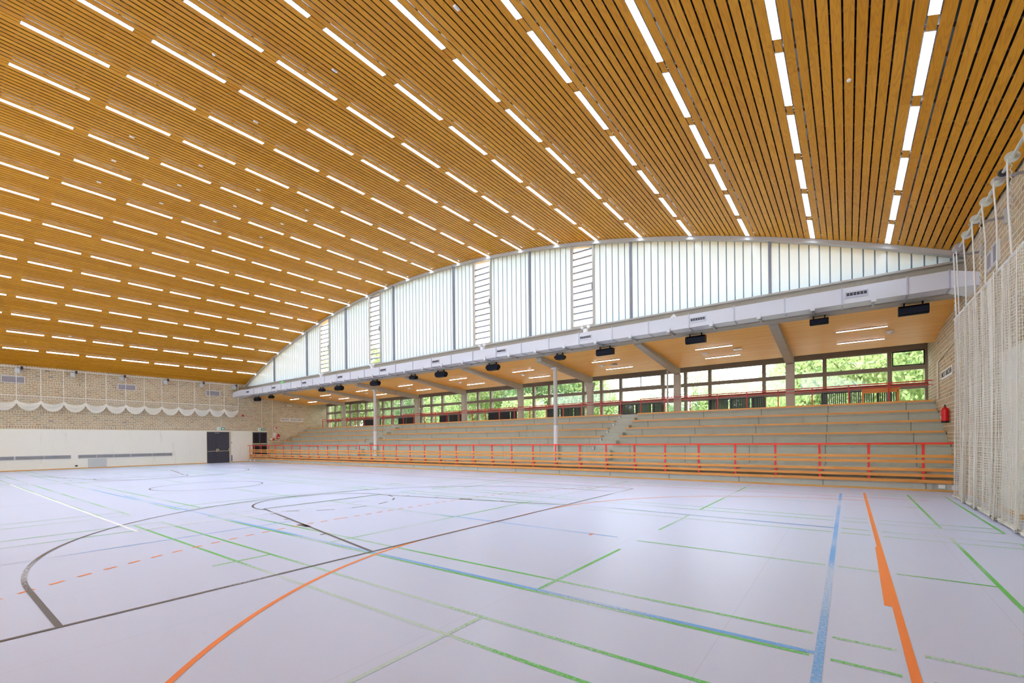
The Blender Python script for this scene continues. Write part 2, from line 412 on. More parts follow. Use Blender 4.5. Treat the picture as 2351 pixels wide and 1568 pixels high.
def badminton(x0, x1, y0, y1, zz, near=None):
    mb = MB(); w = 0.045
    gap = lambda a, b: None
    for y in (y0, y0 + 0.46, y1 - 0.46, y1):
        # the line is left out where the blue and orange lines cross it
        cuts = [x0, x1]
        if x1 > 1:
            for a, b in ((x0, -0.25), (-0.12, 0.28), (0.44, x1)): seg(mb, a, y, b, y, w, zz)
        else: seg(mb, x0, y, x1, y, w, zz)
    for x in (x0, x0 + 0.76, x1 - 0.76, x1): seg(mb, x, y0, x, y1, w, zz)
    c = (x0 + x1) / 2; ym = (y0 + y1) / 2
    if near == 'b': seg(mb, c - 2.03, 2.4, c - 2.03, y1, w, zz); seg(mb, c + 2.03, y0, c + 2.03, y1, w, zz)
    elif near == 'a': seg(mb, c - 2.03, y0, c - 2.03, y1, w, zz); seg(mb, c + 2.03, y0, c + 2.03, 6.3, w, zz); seg(mb, c + 2.03, 8.0, c + 2.03, y1, w, zz)
    else:
        for x in (c - 2.03, c + 2.03): seg(mb, x, y0, x, y1, w, zz)
    seg(mb, x0, ym, c - 2.03, ym, w, zz); 
    if x1 > 1:
        for a, b in ((c + 2.03, -0.25), (-0.12, 0.28), (0.44, x1 - 0.76)): seg(mb, a, ym, b, ym, w, zz)
    else: seg(mb, c + 2.03, ym, x1, ym, w, zz)
    floor_part('badminton_court_line', mb, LG)
for i, (y0, y1) in enumerate(((-2.8, 3.16), (4.02, 9.92), (10.78, 16.5))):
    badminton(-11.57, 2.05, y0, y1, ZL, ['b', 'a', 'c'][i])
for i, (y0, y1) in enumerate(((-2.8, 3.05), (3.98, 9.9), (10.78, 16.5))):
    badminton(-26.9, -13.25, y0, y1, ZL); badminton(-42.0, -28.3, y0, y1, ZL)
mb = MB()                                   # volleyball court, blue
seg(mb, -0.19, 3.0, -0.19, 16.0, 0.06, 0.002); seg(mb, -18.4, 4.08, -0.19, 4.08, 0.055, 0.002)
for x in (-9.3,): seg(mb, x, 0.4, x, 4.8, 0.035, 0.002)
seg(mb, -9.33, 7.02, -3.1, 7.04, 0.05, 0.002); seg(mb, -22.6, 3.98, -15.0, 4.0, 0.05, 0.002); seg(mb, -4.6, 9.98, -0.2, 9.9, 0.05, 0.0035)
floor_part('volleyball_court_line', mb, LB)
mb = MB()                                   # handball goal line and goal area, orange
seg(mb, 0.35, 2.2, 0.35, 16.45, 0.06, 0.0025)
mb.add([(0.262, 5.6, 0.003), (0.34, 5.6, 0.003), (0.35, 8.5, 0.003), (0.30, 8.5, 0.003)], [(0, 1, 2, 3)])
R6 = 6.03
arc(mb, 0.34, 5.5, R6, PI, PI * 1.5, 0.055, None, 0.0025); arc(mb, 0.34, 8.5, R6, PI * 0.5, PI, 0.055, None, 0.0025); seg(mb, 0.34 - R6, 5.5, 0.34 - R6, 8.5, 0.055, 0.0025)
floor_part('goal_area_line', mb, LO)
mb = MB()
R9 = 9.05
arc(mb, 0.34, 5.5, R9, PI, PI * 1.5, 0.05, 0.1515, 0.0025); arc(mb, 0.34, 8.5, R9, PI * 0.5, PI, 0.05, 0.1515, 0.0025)
for i in range(10): seg(mb, 0.34 - R9, 5.52 + i * 0.303, 0.34 - R9, 5.67 + i * 0.303, 0.05, 0.0025)
seg(mb, -3.56, 6.93, -3.56, 7.07, 0.05, 0.0025)
floor_part('free_throw_dashes', mb, LO)
mb = MB()                                   # basketball court, dark
w = 0.05
for sx, x0 in ((-1, -5.68), (1, -34.02)):
    X = lambda d: x0 + sx * d
    ts = 0.0035
    seg(mb, x0, -0.3, x0, 14.2, w, ts)
    seg(mb, x0, 0.8, X(1.77), 0.8, w, ts); seg(mb, x0, 13.1, X(1.77), 13.1, w, ts)
    if sx < 0: arc(mb, X(1.77), 6.95, 6.15, PI / 2, PI * 1.5, w, None, ts)
    else: arc(mb, X(1.77), 6.95, 6.15, -PI / 2, PI / 2, w, None, ts)
    seg(mb, x0, 4.1, X(5.95), 5.25, w, ts); seg(mb, x0, 9.8, X(5.95), 8.65, w, ts); seg(mb, X(5.95), 5.25, X(5.95), 8.65, w, ts)
    if sx < 0: arc(mb, X(5.95), 6.95, 1.8, PI / 2, PI * 1.5, w, None, ts); arc(mb, X(5.95), 6.95, 1.8, -PI / 2, PI / 2, w, 0.4, ts)
    else: arc(mb, X(5.95), 6.95, 1.8, -PI / 2, PI / 2, w, None, ts); arc(mb, X(5.95), 6.95, 1.8, PI / 2, PI * 1.5, w, 0.4, ts)
    for d in (1.8, 3.9, 4.9):
        for k in (-1, 1):
            yy = 6.95 + k * (2.85 - 1.15 * d / 5.95); seg(mb, X(d), yy, X(d), yy + k * 0.12, w, ts)
    for k in (-1, 1):
        yy = 6.95 + k * (2.85 - 1.15 * 2.9 / 5.95); seg(mb, X(2.7), yy + k * 0.05, X(3.1), yy + k * 0.02, 0.12, ts)
arc(mb, -19.85, 6.95, 1.8, 0, 2 * PI, w, None, 0.0035)
seg(mb, -34.02, 14.2, -5.68, 14.2, w, 0.0035); seg(mb, -34.02, -0.3, -5.68, -0.3, w, 0.0035)
floor_part('basketball_court_line', mb, LK)
mb = MB()
seg(mb, -28.4, 2.55, -10.62, 2.55, 0.06, 0.004); seg(mb, -10.8, 2.62, -10.8, 11.6, 0.05, 0.004); seg(mb, -28.4, 11.55, -10.8, 11.55, 0.05, 0.004)
floor_part('white_court_line', mb, LW)
mb = MB(); arc(mb, -39.5, 14.3, 1.8, -PI / 2, PI / 2, 0.05); seg(mb, -40, 15.3, 1.6, 15.3, 0.045, 0.0012)
floor_part('red_court_line', mb, LR)

# ------------------------------------------------------------------ walls
mb = MB(); T = 0.4
def wl(y0, y1, z0, z1, m): mb.mat(m).box(XL - T, XL, y0, y1, z0, z1)
D1 = (14.66, 16.48, 2.63); D2 = (18.2, 19.55, 2.64)
wl(YB, D1[0], 0, 2.68, 0); wl(D1[1], D2[0], 0, 2.68, 0); wl(D1[0], D1[1], D1[2], 2.68, 0); wl(D2[0], D2[1], D2[2], 2.68, 0); wl(D2[0], D2[1], 0, 0.62, 0)
wl(YB, D2[1], 2.68, 9.0, 1); wl(D2[1], YW + 0.4, 0, 9.0, 1)
mb.build('wall_left', [M_BAND, M_BRICK], kind='structure')
mb = MB()
mb.mat(0).box(XR, XR + T, YB, 14.1, 0, 3.4); mb.mat(1).box(XR, XR + T, YB, 14.1, 3.4, 9.0); mb.box(XR, XR + T, 14.1, YW + 0.4, 0, 9.0)
mb.build('wall_right', [M_BAND, M_BRICK], kind='structure')
mb = MB(); mb.mat(0).box(XL - T, XR + T, YB - 0.4, YB, 0, 2.68); mb.mat(1).box(XL - T, XR + T, YB - 0.4, YB, 2.68, 6.3)
mb.build('wall_back', [M_BAND, M_BRICK], kind='structure')
# glazed gable behind the camera, the twin of the one above the stand
mb = MB(); N = 40
for i in range(N):
    xa = XL + (XR - XL) * i / N; xb = XL + (XR - XL) * (i + 1) / N
    mb.add([(xa, YB - 0.1, 6.3), (xb, YB - 0.1, 6.3), (xb, YB - 0.1, max(6.3, vz(xb))), (xa, YB - 0.1, max(6.3, vz(xa)))], [(0, 1, 2, 3)])
mb.build('window_19', M_MILK2, kind='structure')
MB().box(XL, XL + 0.025, YB, D1[0], 0, 0.06).build('baseboard_left', M_TRIMW, kind='structure')
MB().box(XL, XL + 0.025, D1[1] + 0.02, YF, 0, 0.06).build('trim_1', M_TRIMW, kind='structure')
MB().box(XL + 0.03, XR - 0.03, YF - 0.03, YF - 0.001, 0, 0.055).build('baseboard_front', M_TRIMW, kind='structure')
MB().box(XR - 0.03, XR - 0.001, YB, YF - 0.04, 0, 0.09).build('baseboard_right', M_TRIMW, kind='structure')

# ------------------------------------------------------------------ vaulted ceiling of boards
ROWS = [.985, -.87, -2.76, -4.69, -6.62, -8.57, -10.56, -12.6, -14.63, -16.72, -18.8, -20.83, -22.85, -24.79, -26.78, -28.74, -30.72, -32.68, -34.58, -36.55, -38.52, -40.44]
edges = []          # slot centres
for i in range(len(ROWS) - 1):
    for k in range(12): edges.append((ROWS[i] + (ROWS[i + 1] - ROWS[i]) * k / 12, k == 0, i))
edges.append((ROWS[-1], True, len(ROWS) - 1))
x = ROWS[0] + 0.157
while x < XR + 0.02: edges.append((x, False, -1)); x += 0.157
x = ROWS[-1] - 0.157
while x > XL - 0.05: edges.append((x, False, -1)); x -= 0.157
edges.sort()
LAMP0 = 1.46
def lpitch(x): return 1.812 + 0.025 * tt(x)
LLEN = 1.5
mb = MB(); GAP = 0.0145; TH = 0.010
def board(x0, x1, y0, y1, ya=None, yb=None):
    z0, z1 = vz(x0), vz(x1); s = vslope((x0 + x1) / 2); nn = Vector((-s, 0, 1)).normalized() * TH
    mb.hexa([(x0, y0, z0), (x1, y0, z1), (x1, y1, z1), (x0, y1, z0), (x0 + nn.x, y0, z0 + nn.z), (x1 + nn.x, y0, z1 + nn.z), (x1 + nn.x, y1, z1 + nn.z), (x0 + nn.x, y1, z0 + nn.z)])
for x, is_lamp, ri in edges:
    cs = math.cos(math.atan(vslope(x))); hw = 0.0785 * 1.0
    ye = yend(x)
    if is_lamp:
        p = lpitch(x); k0 = -6
        for k in range(k0, 9):
            o_ = 0.1 * tt(x); a = LAMP0 + k * p + LLEN + o_; b = LAMP0 + (k + 1) * p + o_
            if k == 8: b = ye
            if b - a > 0.02: board(x - 0.055, x + 0.055, a + 0.006, b - 0.006)
        continue
    y = YB; first = True
    # boards next to a lamp touch the lamp
    idx = [abs(x - r) for r in ROWS]; m = min(idx); near = ROWS[idx.index(m)]
    l = x - hw + GAP; r = x + hw - GAP
    if m < 0.2:
        if near > x: r = near - 0.076
        else: l = near + 0.076
    while y < ye:
        L = random.choice([3.6, 4.2, 4.8, 5.4]) if not first else random.uniform(1.0, 5.0); first = False
        y2 = min(y + L, ye)
        if ye - y2 < 0.5: y2 = ye
        board(l, r, y, y2 - 0.003); y = y2
mb.build('ceiling', M_CEIL, kind='structure')
mb = MB()           # the dark roof space above the boards, and the battens that carry them
N = 60
for i in range(N):
    xa = XL - 0.3 + (XR - XL + 0.6) * i / N; xb = XL - 0.3 + (XR - XL + 0.6) * (i + 1) / N
    mb.mat(0).hexa([(xa, YB - 0.3, vz(xa) + 0.16), (xb, YB - 0.3, vz(xb) + 0.16), (xb, 18.4, vz(xb) + 0.16), (xa, 18.4, vz(xa) + 0.16),
             (xa, YB - 0.3, vz(xa) + 0.4), (xb, YB - 0.3, vz(xb) + 0.4), (xb, 18.4, vz(xb) + 0.4), (xa, 18.4, vz(xa) + 0.4)])
mb.build('ceiling_roof_shell', M_DARK, kind='structure')
mb = MB()
N = 90
y = YB + 0.35
while y < 17.4:
    for i in range(N):
        xa = XL + (XR - XL) * i / N; xb = XL + (XR - XL) * (i + 1) / N
        a0, a1 = vz(xa) + 0.076 / math.cos(math.atan(vslope(xa))), vz(xb) + 0.076 / math.cos(math.atan(vslope(xb)))
        mb.hexa([(xa, y, a0), (xb, y, a1), (xb, y + 0.05, a1), (xa, y + 0.05, a0), (xa, y, a0 + 0.04), (xb, y, a1 + 0.04), (xb, y + 0.05, a1 + 0.04), (xa, y + 0.05, a0 + 0.04)])
    y += 0.6
mb.build('ceiling_battens', M_BATTEN, kind='structure')

# ------------------------------------------------------------------ lamps set in the ceiling
lp = thing('ceiling_lamp', 'tmp', 'lamp', (0, 0, 0))
hw = 0.070
m = MB()
m.box(-hw, -hw + 0.006, 0, LLEN, -0.008, 0.07).box(hw - 0.006, hw, 0, LLEN, -0.008, 0.07).box(-hw, hw, 0, 0.006, -0.008, 0.07).box(-hw, hw, LLEN - 0.006, LLEN, -0.008, 0.07)
m.build('housing', M_HOUS, lp)
MB().box(-hw + 0.008, hw - 0.008, 0.01, LLEN - 0.01, 0.03, 0.05).build('diffuser', M_LAMP, lp)
m = MB(); k = 30
for i in range(1, k):
    yy = LLEN * i / k; m.box(-hw + 0.008, hw - 0.008, yy - 0.0015, yy + 0.0015, 0.0, 0.026)
m.box(-0.002, 0.002, 0.01, LLEN - 0.01, 0.0, 0.026)
m.build('louvre_grid', M_FIN, lp)
first = True; n_l = 0
for ri, x in enumerate(ROWS):
    p = lpitch(x)
    for k in range(-5, 9):
        y0 = LAMP0 + k * p + 0.1 * tt(x); z = vz(x)
        vis = False
        for t in (0, .25, .5, .75, 1):
            q = project(x, y0 + t * LLEN, z)
            if q and -25 < q[0] < 2376 and -25 < q[1] < 1600: vis = True
        if not vis: continue
        rot = (0, -math.atan(vslope(x)), 0)
        lab = 'slim lit ceiling lamp, %s from arched window, %s row from right wall' % ('nearest' if k == 8 else ORD[9 - k], 'nearest' if ri == 0 else ORD[ri + 1])
        if k == 8: lab = 'slim lit ceiling lamp ending at the arched window, %s row from right wall' % ('first' if ri == 0 else ORD[ri + 1])
        if first: o = lp; first = False; o.location = (x, y0, z); o.rotation_euler = rot; o['label'] = lab
        else: o = copy_tree(lp, (x, y0, z), rot, lab)
        o['group'] = 'lamps in the vaulted ceiling'; n_l += 1

# small boxes on the ceiling boards
M_LENS = plain('bright_white_plastic', (252, 253, 255), 0.3, 0, 0.01)
det = thing('ceiling_sensor', 'tmp', 'sensor', (0, 0, 0))
MB().box(-0.032, 0.032, -0.06, 0.06, -0.03, -0.002).build('cover', M_LENS, det, bevel=0.004)
MB().box(-0.02, 0.02, -0.045, 0.045, -0.036, -0.029).build('lens', M_WHITE, det)
DET = [(-5.61, 5.97), (-9.55, 6.01), (-13.63, 6.05)] + [(x, y) for x in (-17.8, -19.85, -21.83) for y in (4.22, 6.08, 7.97, 9.87)] + [(-38.17, 5.97)]
for i, (x, y) in enumerate(DET):
    rot = (0, -math.atan(vslope(x)), 0); loc = (x, y, vz(x))
    near = ['nearest the right wall', 'next nearest the right wall', 'third from the right wall'][i] if i < 3 else None
    if near: lab = 'small white box on ceiling boards, ' + near
    elif i < 15:
        a, b = divmod(i - 3, 4); lab = 'small white ceiling box, %s of four in the %s row of the cluster' % (['nearest', 'second', 'third', 'farthest'][b], ['right', 'centre', 'left'][a])
    else: lab = 'small white box low on the ceiling near the far end wall'
    if i == 0: det.location = loc; det.rotation_euler = rot; det['label'] = lab; det['group'] = 'small boxes on the ceiling'
    else: copy_tree(det, loc, rot, lab, 'small boxes on the ceiling')
for x, y, lab in ((0.06, 9.63, 'small round white ceiling disc between two lamp rows by the right wall'), (-11.75, 4.3, 'tiny round white disc on ceiling boards above the hall centre'), (-39.47, 4.24, 'tiny round white disc on the ceiling beside the far end wall')):
    z = vz(x); MB().lathe((x, y, z - 0.03), [(0.0, 0), (0.028, 0.0), (0.032, 0.01), (0.032, 0.03)], 16).build('ceiling_disc', M_LENS, label=lab, cat='sensor')

# ------------------------------------------------------------------ arched gable: edge beam, glass bays, ventilation lights
mb = MB(); N = 90
for i in range(N):
    xa = XL + (XR - XL) * i / N; xb = XL + (XR - XL) * (i + 1) / N
    za, zb = vz(xa), vz(xb); ya, yb_ = yend(xa), yend(xb)
    mb.hexa([(xa, ya, za - 0.13), (xb, yb_, zb - 0.13), (xb, 18.1, zb - 0.13), (xa, 18.1, za - 0.13), (xa, ya, za + 0.16), (xb, yb_, zb + 0.16), (xb, 18.1, zb + 0.16), (xa, 18.1, za + 0.16)])
mb.build('arched_edge_beam', M_ARCH, label='long light grey arched beam framing the top of the curved window', cat='beam')
SILL = 6.57
MX = [XL + 0.55, -37.2, -32.2, -27.2, -22.2, -17.12, -12.12, -7.1, -2.12, XR]
MX[0] = XL
LOUV = {2: (-30.35, -29.25), 3: (-24.55, -23.5), 5: (-15.62, -14.55), 6: (-9.8, -8.8)}
LOUV = {2: (-30.35, -29.25), 3: (-24.55, -23.5), 5: (-15.62, -14.55), 6: (-9.8, -8.8)}
def top(x): return vz(x) - 0.10
spot_x = []
for b in range(9):
    xa, xb = MX[b], MX[b + 1]
    w_ = thing('window_%d' % (10 + b), None, None, (xa, YG, SILL), kind='structure')
    lou = None
    for v in LOUV.values():
        if xa < v[0] and v[1] < xb: lou = v
    # mullion on the right-hand end of the bay
    if b < 8:
        MB().box(xb - 0.04, xb + 0.04, YG - 0.12, YG + 0.02, SILL, top(xb) + 0.02).build('mullion', M_MULL, w_)
    m = MB()
    n_strip = max(1, int(round((xb - xa) / 0.278))); dx = (xb - xa) / n_strip
    for i in range(n_strip):
        s0, s1 = xa + i * dx, xa + (i + 1) * dx
        pieces = [(s0, s1)]
        if lou:
            if s0 >= lou[0] - 0.01 and s1 <= lou[1] + 0.01: continue
            if s0 < lou[0] < s1: pieces = [(s0, lou[0])]
            elif s0 < lou[1] < s1: pieces = [(lou[1], s1)]
            elif lou[0] < s0 < lou[1]: continue
        for p0, p1 in pieces:
            if p1 - p0 < 0.02: continue
            z0, z1 = max(SILL + 0.002, top(p0)), max(SILL + 0.002, top(p1))
            m.mat(0).add([(p0, YG, SILL), (p1, YG, SILL), (p1, YG, z1), (p0, YG, z0)], [(0, 1, 2, 3)])
            if top(p0) - SILL > 0.06 and p1 - p0 > 0.05:
                m.mat(1).add([(p0 - 0.018, YG - 0.004, SILL), (p0 + 0.018, YG - 0.004, SILL), (p0 + 0.018, YG - 0.004, top(p0) - 0.01), (p0 - 0.018, YG - 0.004, top(p0) - 0.01)], [(0, 1, 2, 3)])
    m.build('channel_glass', [M_MILK, M_RIB], w_)
    if lou:
        a, c = lou; h = top(a if a > XC else a) ; h = min(top(a), top(c))
        m = MB()
        m.box(a - 0.09, a + 0.03, YG - 0.1, YG + 0.04, SILL, top(a) + 0.02).box(c - 0.03, c + 0.05, YG - 0.1, YG + 0.04, SILL, top(c) + 0.02)
        m.box(a, c, YG - 0.1, YG + 0.04, SILL, SILL + 0.07)
        m.hexa([(a, YG - 0.1, top(a) - 0.09), (c, YG - 0.1, top(c) - 0.09), (c, YG + 0.04, top(c) - 0.09), (a, YG + 0.04, top(a) - 0.09), (a, YG - 0.1, top(a)), (c, YG - 0.1, top(c)), (c, YG + 0.04, top(c)), (a, YG + 0.04, top(a))])
        m.build('vent_frame', M_ARCH, w_)
        m = MB(); z = SILL + 0.33
        while z < h - 0.15: m.box(a + 0.03, c - 0.03, YG - 0.05, YG + 0.02, z, z + 0.055); z += 0.3
        m.build('glass_louvre_edge', M_MULL, w_)
        MB().add([(a + .03, YG, SILL + .07), (c - .03, YG, SILL + .07), (c - .03, YG, top(c) - .1), (a + .03, YG, top(a) - .1)], [(0, 1, 2, 3)]).build('pane', M_CLEAR, w_)
        MB().box(c - 0.045, c - 0.015, YG - 0.16, YG - 0.1, (SILL + h) / 2 - 0.2, (SILL + h) / 2 + 0.1).build('opener', M_STEEL, w_)
        spot_x.append(c)
# concrete ring beam below the glass, and its sill
m = MB(); m.box(XL + 0.001, XR - 0.001, 17.82, 18.42, 5.66, 6.5).build('concrete_edge_beam', M_CONCB, label='long stained concrete beam under the arched window, behind the air duct', cat='beam')
m = MB(); m.box(XL + 0.002, XR - 0.002, YG - 0.14, 18.3, 6.5, 6.53).box(XL + 0.002, XR - 0.002, YG - 0.1, 18.25, 6.53, 6.57).build('window_sill_rail', M_ARCH, label='thin grey metal sill running along the foot of the arched window', cat='sill')

# ------------------------------------------------------------------ air duct
DY0, DY1, DZ0, DZ1 = 17.1, 17.72, 5.68, 6.16
dt = thing('air_duct', 'long white rectangular ventilation duct hung below the arched window', 'duct', (-19.0, 17.4, DZ0))
XD0, XD1 = -40.7, 2.28
MB().box(XD0, XD1, DY0, DY1, DZ0, DZ1).build('duct_body', M_DUCT, dt)
MB().hexa([(XD1, DY0, DZ0), (XR - 0.002, 16.05, 5.40), (XR - 0.002, 17.3, 5.40), (XD1, DY1, DZ0), (XD1, DY0, DZ1), (XR - 0.002, 16.05, 5.73), (XR - 0.002, 17.3, 5.73), (XD1, DY1, DZ1)]).build('duct_elbow', M_DUCT, dt)
MB().hexa([(XL + 0.002, 16.66, 5.56), (-41.55, 16.95, DZ0), (-41.55, DY1, DZ0), (XL + 0.002, 17.4, 5.56), (XL + 0.002, 16.66, 5.97), (-41.55, 16.95, DZ1), (-41.55, DY1, DZ1), (XL + 0.002, 17.4, 5.97)]).build('duct_elbow', M_DUCT, dt)
MB().hexa([(-41.55, 16.95, DZ0), (XD0, DY0, DZ0), (XD0, DY1, DZ0), (-41.55, DY1, DZ0), (-41.55, 16.95, DZ1), (XD0, DY0, DZ1), (XD0, DY1, DZ1), (-41.55, DY1, DZ1)]).build('duct_elbow', M_DUCT, dt)
x = 2.27
while x > XD0:
    MB().box(x - 0.02, x + 0.02, DY0 - 0.022, DY1, DZ0 - 0.022, DZ1 + 0.03).build('flange', M_DUCT2, dt)
    x -= 1.51 if x < 2 else 0.88
x = 0.63
while x > XD0:
    m = MB(); m.box(x - 0.06, x + 0.06, DY0 - 0.05, DY0 - 0.02, DZ0 - 0.07, DZ0 + 0.09)
    m.build('bracket_plate', M_DUCT, dt)
    MB().box(x - 0.03, x + 0.03, DY0 - 0.02, 17.83, DZ0 - 0.07, DZ0 - 0.03).build('support_arm', M_STEEL, dt)
    x -= 1.505
for k in range(10):
    x = 0.235 - 4.52 * k - (0.05 if k else 0)
    g_ = MB().box(x - 0.28, x + 0.28, DY0 - 0.02, DY0, 5.84, 6.02).build('air_grille', M_DUCT2, dt)
    m = MB()
    for j in range(6):
        for i in range(2):
            m.box(x - 0.245 + j * 0.083, x - 0.245 + j * 0.083 + 0.07, DY0 - 0.026, DY0 - 0.019, 5.90 + i * 0.045, 5.935 + i * 0.045)
    m.build('slot', M_DARK, g_)

# twin emergency spotlights on the sill
for i, x in enumerate(spot_x):
    t = thing('twin_spotlight', 'small white twin spotlight on the sill below the %s ventilation window from right' % ['fourth', 'third', 'second', 'first'][i], 'light', (x - 0.1, 17.0, 6.2), 'twin spotlights on the duct')
    MB().box(x - 0.18, x - 0.02, 17.12, 17.26, DZ1 + 0.001, DZ1 + 0.16).build('base', M_WHITE, t)
    for s in (-1, 1): MB().lathe((x - 0.1 + s * 0.15, 17.1, DZ1 + 0.22), [(0.0, 0), (0.06, 0.01), (0.07, 0.04), (0.05, 0.12), (0.0, 0.14)], 12, 'y').build('lamp_head', M_WHITE, t)
    MB().tube([(x - 0.25, 17.2, DZ1 + 0.19), (x - 0.1, 17.2, DZ1 + 0.13), (x + 0.05, 17.2, DZ1 + 0.19)], 0.015, 6).build('arm', M_WHITE, t)
MB().lathe((-35.0, 17.3, DZ1 + 0.001), [(0.1, 0), (0.14, 0.06), (0.12, 0.16), (0.05, 0.22), (0.0, 0.24)], 14).build('green_beacon', plain('green_plastic', (120, 220, 130), 0.4), label='small green dome beacon on top of the duct near the far end', cat='beacon')
MB().prism([(-5.35, DZ1 + 0.001), (-5.1, DZ1 + 0.001), (-5.2, DZ1 + 0.13)], 'y', 17.12, 17.2).build('white_deflector', M_WHITE, label='small white wedge standing on the duct beside the grey window mullion', cat='deflector')

# ------------------------------------------------------------------ soffit over the stand, cross beams, header
SY0, SZ0, SY1, SZ1 = 18.42, 5.72, 23.7, 5.25
def sz(y): return SZ0 + (SZ1 - SZ0) * (y - SY0) / (SY1 - SY0)
MB().hexa([(XL, SY0, SZ0), (XR, SY0, SZ0), (XR, SY1, SZ1), (XL, SY1, SZ1), (XL, SY0, 6.2), (XR, SY0, 6.2), (XR, SY1, 5.9), (XL, SY1, 5.9)]).build('ceiling_soffit', M_SOF, kind='structure')
MB().box(XL, XR, SY1, YW + 0.3, 5.56, 5.9).build('ceiling_slab', M_CONCW, kind='structure')
MB().box(XL + 0.001, XR - 0.001, YW - 0.12, YW + 0.15, 5.27, 5.56).build('wall_header', M_CONCW, kind='structure')
CX = [-2.1 - 5.0 * k for k in range(8)]
side = ['nearest the right wall'] + ['%s from the right wall' % ORD[k + 1] for k in range(1, 8)]
for k, x in enumerate(CX):
    d1 = 0.26 if k in (2, 5) else 0.14; d2 = 0.34
    MB().hexa([(x - 0.15, SY0, SZ0 - d1), (x + 0.15, SY0, SZ0 - d1), (x + 0.15, 23.9, SZ1 - d2 + 0.02), (x - 0.15, 23.9, SZ1 - d2 + 0.02),
               (x - 0.15, SY0, SZ0 + 0.05), (x + 0.15, SY0, SZ0 + 0.05), (x + 0.15, 23.9, SZ1 + 0.2), (x - 0.15, 23.9, SZ1 + 0.2)]).build('concrete_cross_beam', M_CONCB, label='grey concrete beam crossing the timber soffit over the stand, ' + side[k], cat='beam', group='cross beams over the stand')
    m = MB(); zt = SZ1 - d2 + 0.02
    if k in (2, 5):
        m.prism([(x - 0.16, 2.96), (x + 0.16, 2.96), (x + 0.16, 4.35), (x + 0.2, 4.65), (x + 0.3, zt), (x - 0.3, zt), (x - 0.2, 4.65), (x - 0.16, 4.35)], 'y', 23.72, 23.98)
        lab = 'flared concrete column in front of the rear windows, ' + side[k]
    else:
        m.box(x - 0.16, x + 0.16, 23.72, 23.98, 2.96, zt); lab = 'square concrete column in front of the rear windows, ' + side[k]
    m.build('concrete_column', M_CONCB, label=lab, cat='column', group='columns behind the stand', bevel=0.01)
for i, x in enumerate((-12.07, -27.07)):
    t = thing('round_column', 'slender round white steel column rising behind the front railing, %s the camera' % ('nearer to' if i == 0 else 'farther from'), 'column', (x, 19.9, 0.62))
    MB().lathe((x, 19.9, 0.62), [(0.11, 0), (0.11, 1.75)], 24).build('sleeve', M_COLB, t, smooth=False)
    MB().lathe((x, 19.9, 2.37), [(0.1, 0), (0.1, 3.02)], 24).build('shaft', M_COLW, t)
    MB().box(x - 0.15, x + 0.15, 19.75, 20.05, 5.24, 5.33).build('cap', M_COLW, t)
MB().tube([(-7.62, 23.9, 2.97), (-7.62, 23.9, 5.2)], 0.045, 12).build('drain_pipe', M_COLW, label='thin grey pipe standing beside the second concrete column from right wall', cat='pipe')

# soffit lamps and detectors
lp2 = thing('soffit_lamp', 'tmp', 'lamp', (0, 0, 0))
MB().box(-0.74, 0.74, -0.022, 0.022, -0.01, 0.02).build('housing', M_HOUS, lp2)
MB().box(-0.73, 0.73, -0.015, 0.015, -0.013, -0.0095).build('diffuser', M_LAMP2, lp2)
SL = math.atan((SZ1 - SZ0) / (SY1 - SY0)); firstl = True
for k in range(9):
    xm = 0.4 - 5.0 * k
    for j, y in enumerate((20.6, 22.28)):
        lab = 'thin lit lamp over the stand, %s bay from right wall, %s' % (ORD[k + 1], ['front', 'middle', 'next the windows'][j])
        loc = (xm, y, sz(y) - 0.021)
        if firstl: lp2.location = loc; lp2.rotation_euler = (SL, 0, 0); lp2['label'] = lab; lp2['group'] = 'lamps on the soffit'; firstl = False
        else: copy_tree(lp2, loc, (SL, 0, 0), lab, 'lamps on the soffit')
sd = thing('smoke_detector', 'tmp', 'detector', (0, 0, 0))
MB().lathe((0, 0, -0.03), [(0.0, -0.05), (0.05, -0.05), (0.09, -0.02), (0.1, 0.03)], 16).build('cover', M_WHITE, sd)
MB().box(-0.13, 0.13, -0.1, 0.1, -0.012, 0.01).build('base', M_CAM, sd)
for k in range(8):
    x = (1.05 if k == 0 else -0.35 - 5.0 * k); y = 21.4; lab = 'small white smoke detector on the soffit over the stand, %s bay from right wall' % ORD[k + 1]
    loc = (x + 0.2, y, sz(y) - 0.012)
    if k == 0: sd.location = loc; sd.rotation_euler = (SL, 0, 0); sd['label'] = lab; sd['group'] = 'detectors on the soffit'
    else: copy_tree(sd, loc, (SL, 0, 0), lab, 'detectors on the soffit')
for i, (x, y) in enumerate(((-3.78, 21.3), (-9.55, 21.5))):
    MB().box(x - 0.16, x + 0.16, y - 0.1, y + 0.1, sz(y) - 0.055, sz(y) - 0.02).build('soffit_sensor', M_VENT if i else M_WHITE, label=('white box sensor between two lamps on the soffit, second bay from right wall' if i == 0 else 'flat grey vent panel between two lamps on the soffit, third bay from right wall'), cat='sensor')

